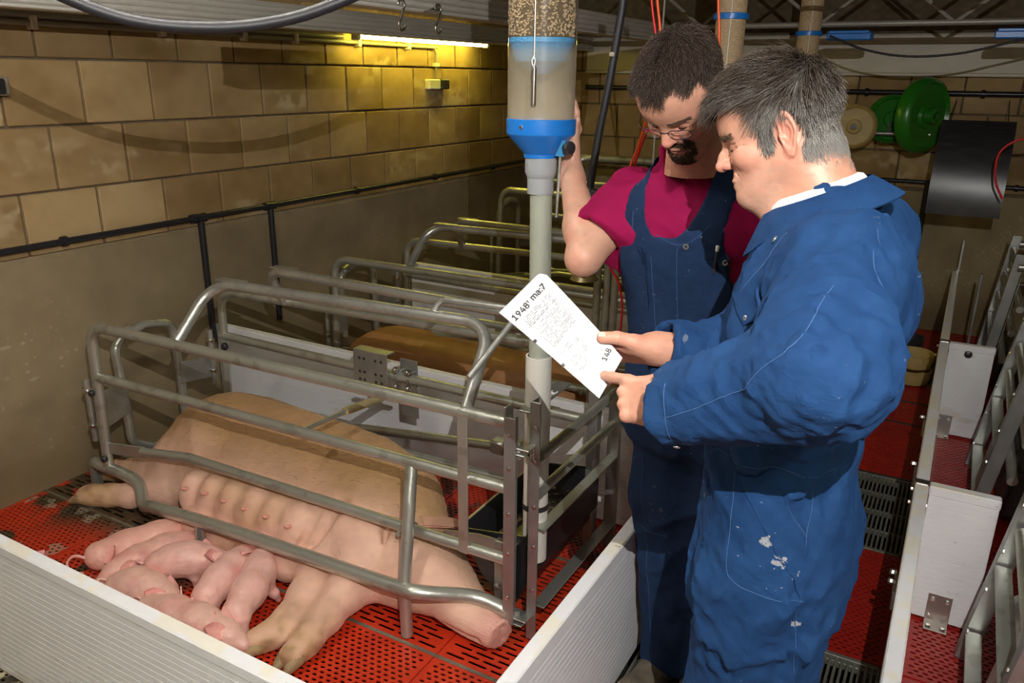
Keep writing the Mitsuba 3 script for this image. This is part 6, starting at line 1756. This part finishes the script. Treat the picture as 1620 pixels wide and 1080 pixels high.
put('steel_bar', cat(sweep([[-.85, 6.1, 1.40], [-.26, 6.1, 1.41]], .014, 10), tube([[-.85, 6.1, 1.40], [-.85, 6.425, 1.40]], .012), tube([[-.27, 6.1, 1.41], [-.27, 6.425, 1.41]], .012), tube([[-.735, 6.10, 1.40], [-.735, 6.06, 1.445]], .012), tube([[-.52, 6.1, 1.405], [-.52, 6.2, 1.495]], .012), tube([[-.325, 6.1, 1.41], [-.325, 6.05, 1.53]], .012)), 'mat_galv', True, label='steel bar carrying the yellow and green discs', cat='bar')
def sheet():
    a = np.linspace(0, 1, 14)
    P = [(5.80 - .24 * math.sin(t * 1.7), 1.52 - .55 * t ** 1.45) for t in a]
    V, F = [], []
    for (y, z) in P:
        for x in (-.195, .205):
            for d in (0, -.006): V.append((x, y + d, z))
    for i in range(len(P) - 1):
        o = i * 4
        for a_, b_, c_, d_ in ((0, 4, 6, 2), (1, 3, 7, 5), (0, 1, 5, 4), (2, 6, 7, 3)): F += [(o + a_, o + b_, o + c_), (o + a_, o + c_, o + d_)]
    return trimesh.Trimesh(np.array(V) - [0, .0, 0], np.array(F), process=False)
for x in (-.15, .16):
    put(num('black_sheet__strap'), bar([x, 5.79, 1.508], [x, 6.425, 1.62], .03, .004), 'mat_dark_plastic')
put('black_sheet__skin', sheet(), 'mat_sheet', 50)
tag('black_sheet', label='curved black plastic sheet hanging on the far wall at the right', cat='sheet')
for i, z in enumerate((.004, .105)):
    k = num('yellow_bowl')
    put(k, lathe([(.075, 0), (.095, .012), (.105, .05), (.108, .086), (.112, .092), (.105, .096), (.098, .09), (.09, .03), (0, .02)], 32, (-.10, 5.14, z)), 'mat_yellow', 35, label=('dull yellow feeding bowl on the aisle floor, lower of two stacked', 'dull yellow feeding bowl, upper of two stacked in the aisle')[i], cat='bowl')
put('dark_bucket', lathe([(0, 0), (.06, 0), (.07, .09), (.075, .20), (.078, .205), (.068, .205), (.06, .02), (0, .02)], 24, (-.14, 5.45, .0)), 'mat_dark_plastic', 35, label='dark bucket in the aisle behind the yellow bowls', cat='bucket')
put('crate_post', cat(box([.045, 6.2, .0], [.06, 6.215, .72], .002), box([.04, 6.19, .5], [.065, 6.22, .515], .002)), 'mat_galv', label='thin upright steel rod at the far end of the aisle board', cat='post')
put('crate_post_001', box([.17, 5.6, .05], [.185, 5.63, .62], .002), 'mat_channel', label='flat grey upright behind the farther white cross board', cat='post')
RC = [[.62, 2.6, 1.15], [.40, 2.75, .97], [.335, 2.78, .90], [.33, 2.77, .82], [.37, 2.74, .74], [.385, 2.73, .68]]
put('red_cable_001', sweep(spline(RC, 8), .0052, 8), 'mat_red_cable', True, label='red cable looping down at the right edge of the picture', cat='cable')
put('red_cable_002', sweep(spline([[.52, 2.5, .82], [.39, 2.45, .70], [.365, 2.42, .60], [.37, 2.40, .50]], 8), .0052, 8), 'mat_red_cable', True, label='lower red cable at the right edge of the picture', cat='cable')
put('red_cable_003', sweep(spline([[.31, 5.3, 1.46], [.20, 5.3, 1.44], [.13, 5.3, 1.36], [.14, 5.3, 1.22], [.19, 5.3, 1.12]], 8), .006, 8), 'mat_red_cable', True, label='red cable hanging in front of the black plastic sheet', cat='cable')
# ---------------------------------------------------------------- groups of alike things
for stem, g in (('partition_board', 'white partition boards between the pens'), ('crate_gate', 'crate gates right of the aisle'), ('sow_crate', 'farrowing crates'), ('feed_hopper', 'feed hoppers'), ('drop_pipe', 'black drop pipes'),
                ('water_riser', 'grey tubes behind the card'), ('steel_hook', 'steel hooks on the rail'), ('green_disc', 'plastic discs on the far wall'), ('yellow_disc', 'plastic discs on the far wall'), ('yellow_bowl', 'stacked yellow bowls'),
                ('overhead_rail', 'overhead rails'), ('roof_truss', 'roof trusses'), ('unseen_ceiling_lamp', 'unseen fluorescent lamps'), ('red_cable', 'red cables'), ('orange_cable', 'orange cables'), ('blue_tray', 'blue trays'), ('sow', 'sows')):
    for k in list(labels):
        if '__' not in k and (k == stem or (k.startswith(stem + '_') and k[len(stem) + 1:].isdigit())):
            labels[k].setdefault('group', g)
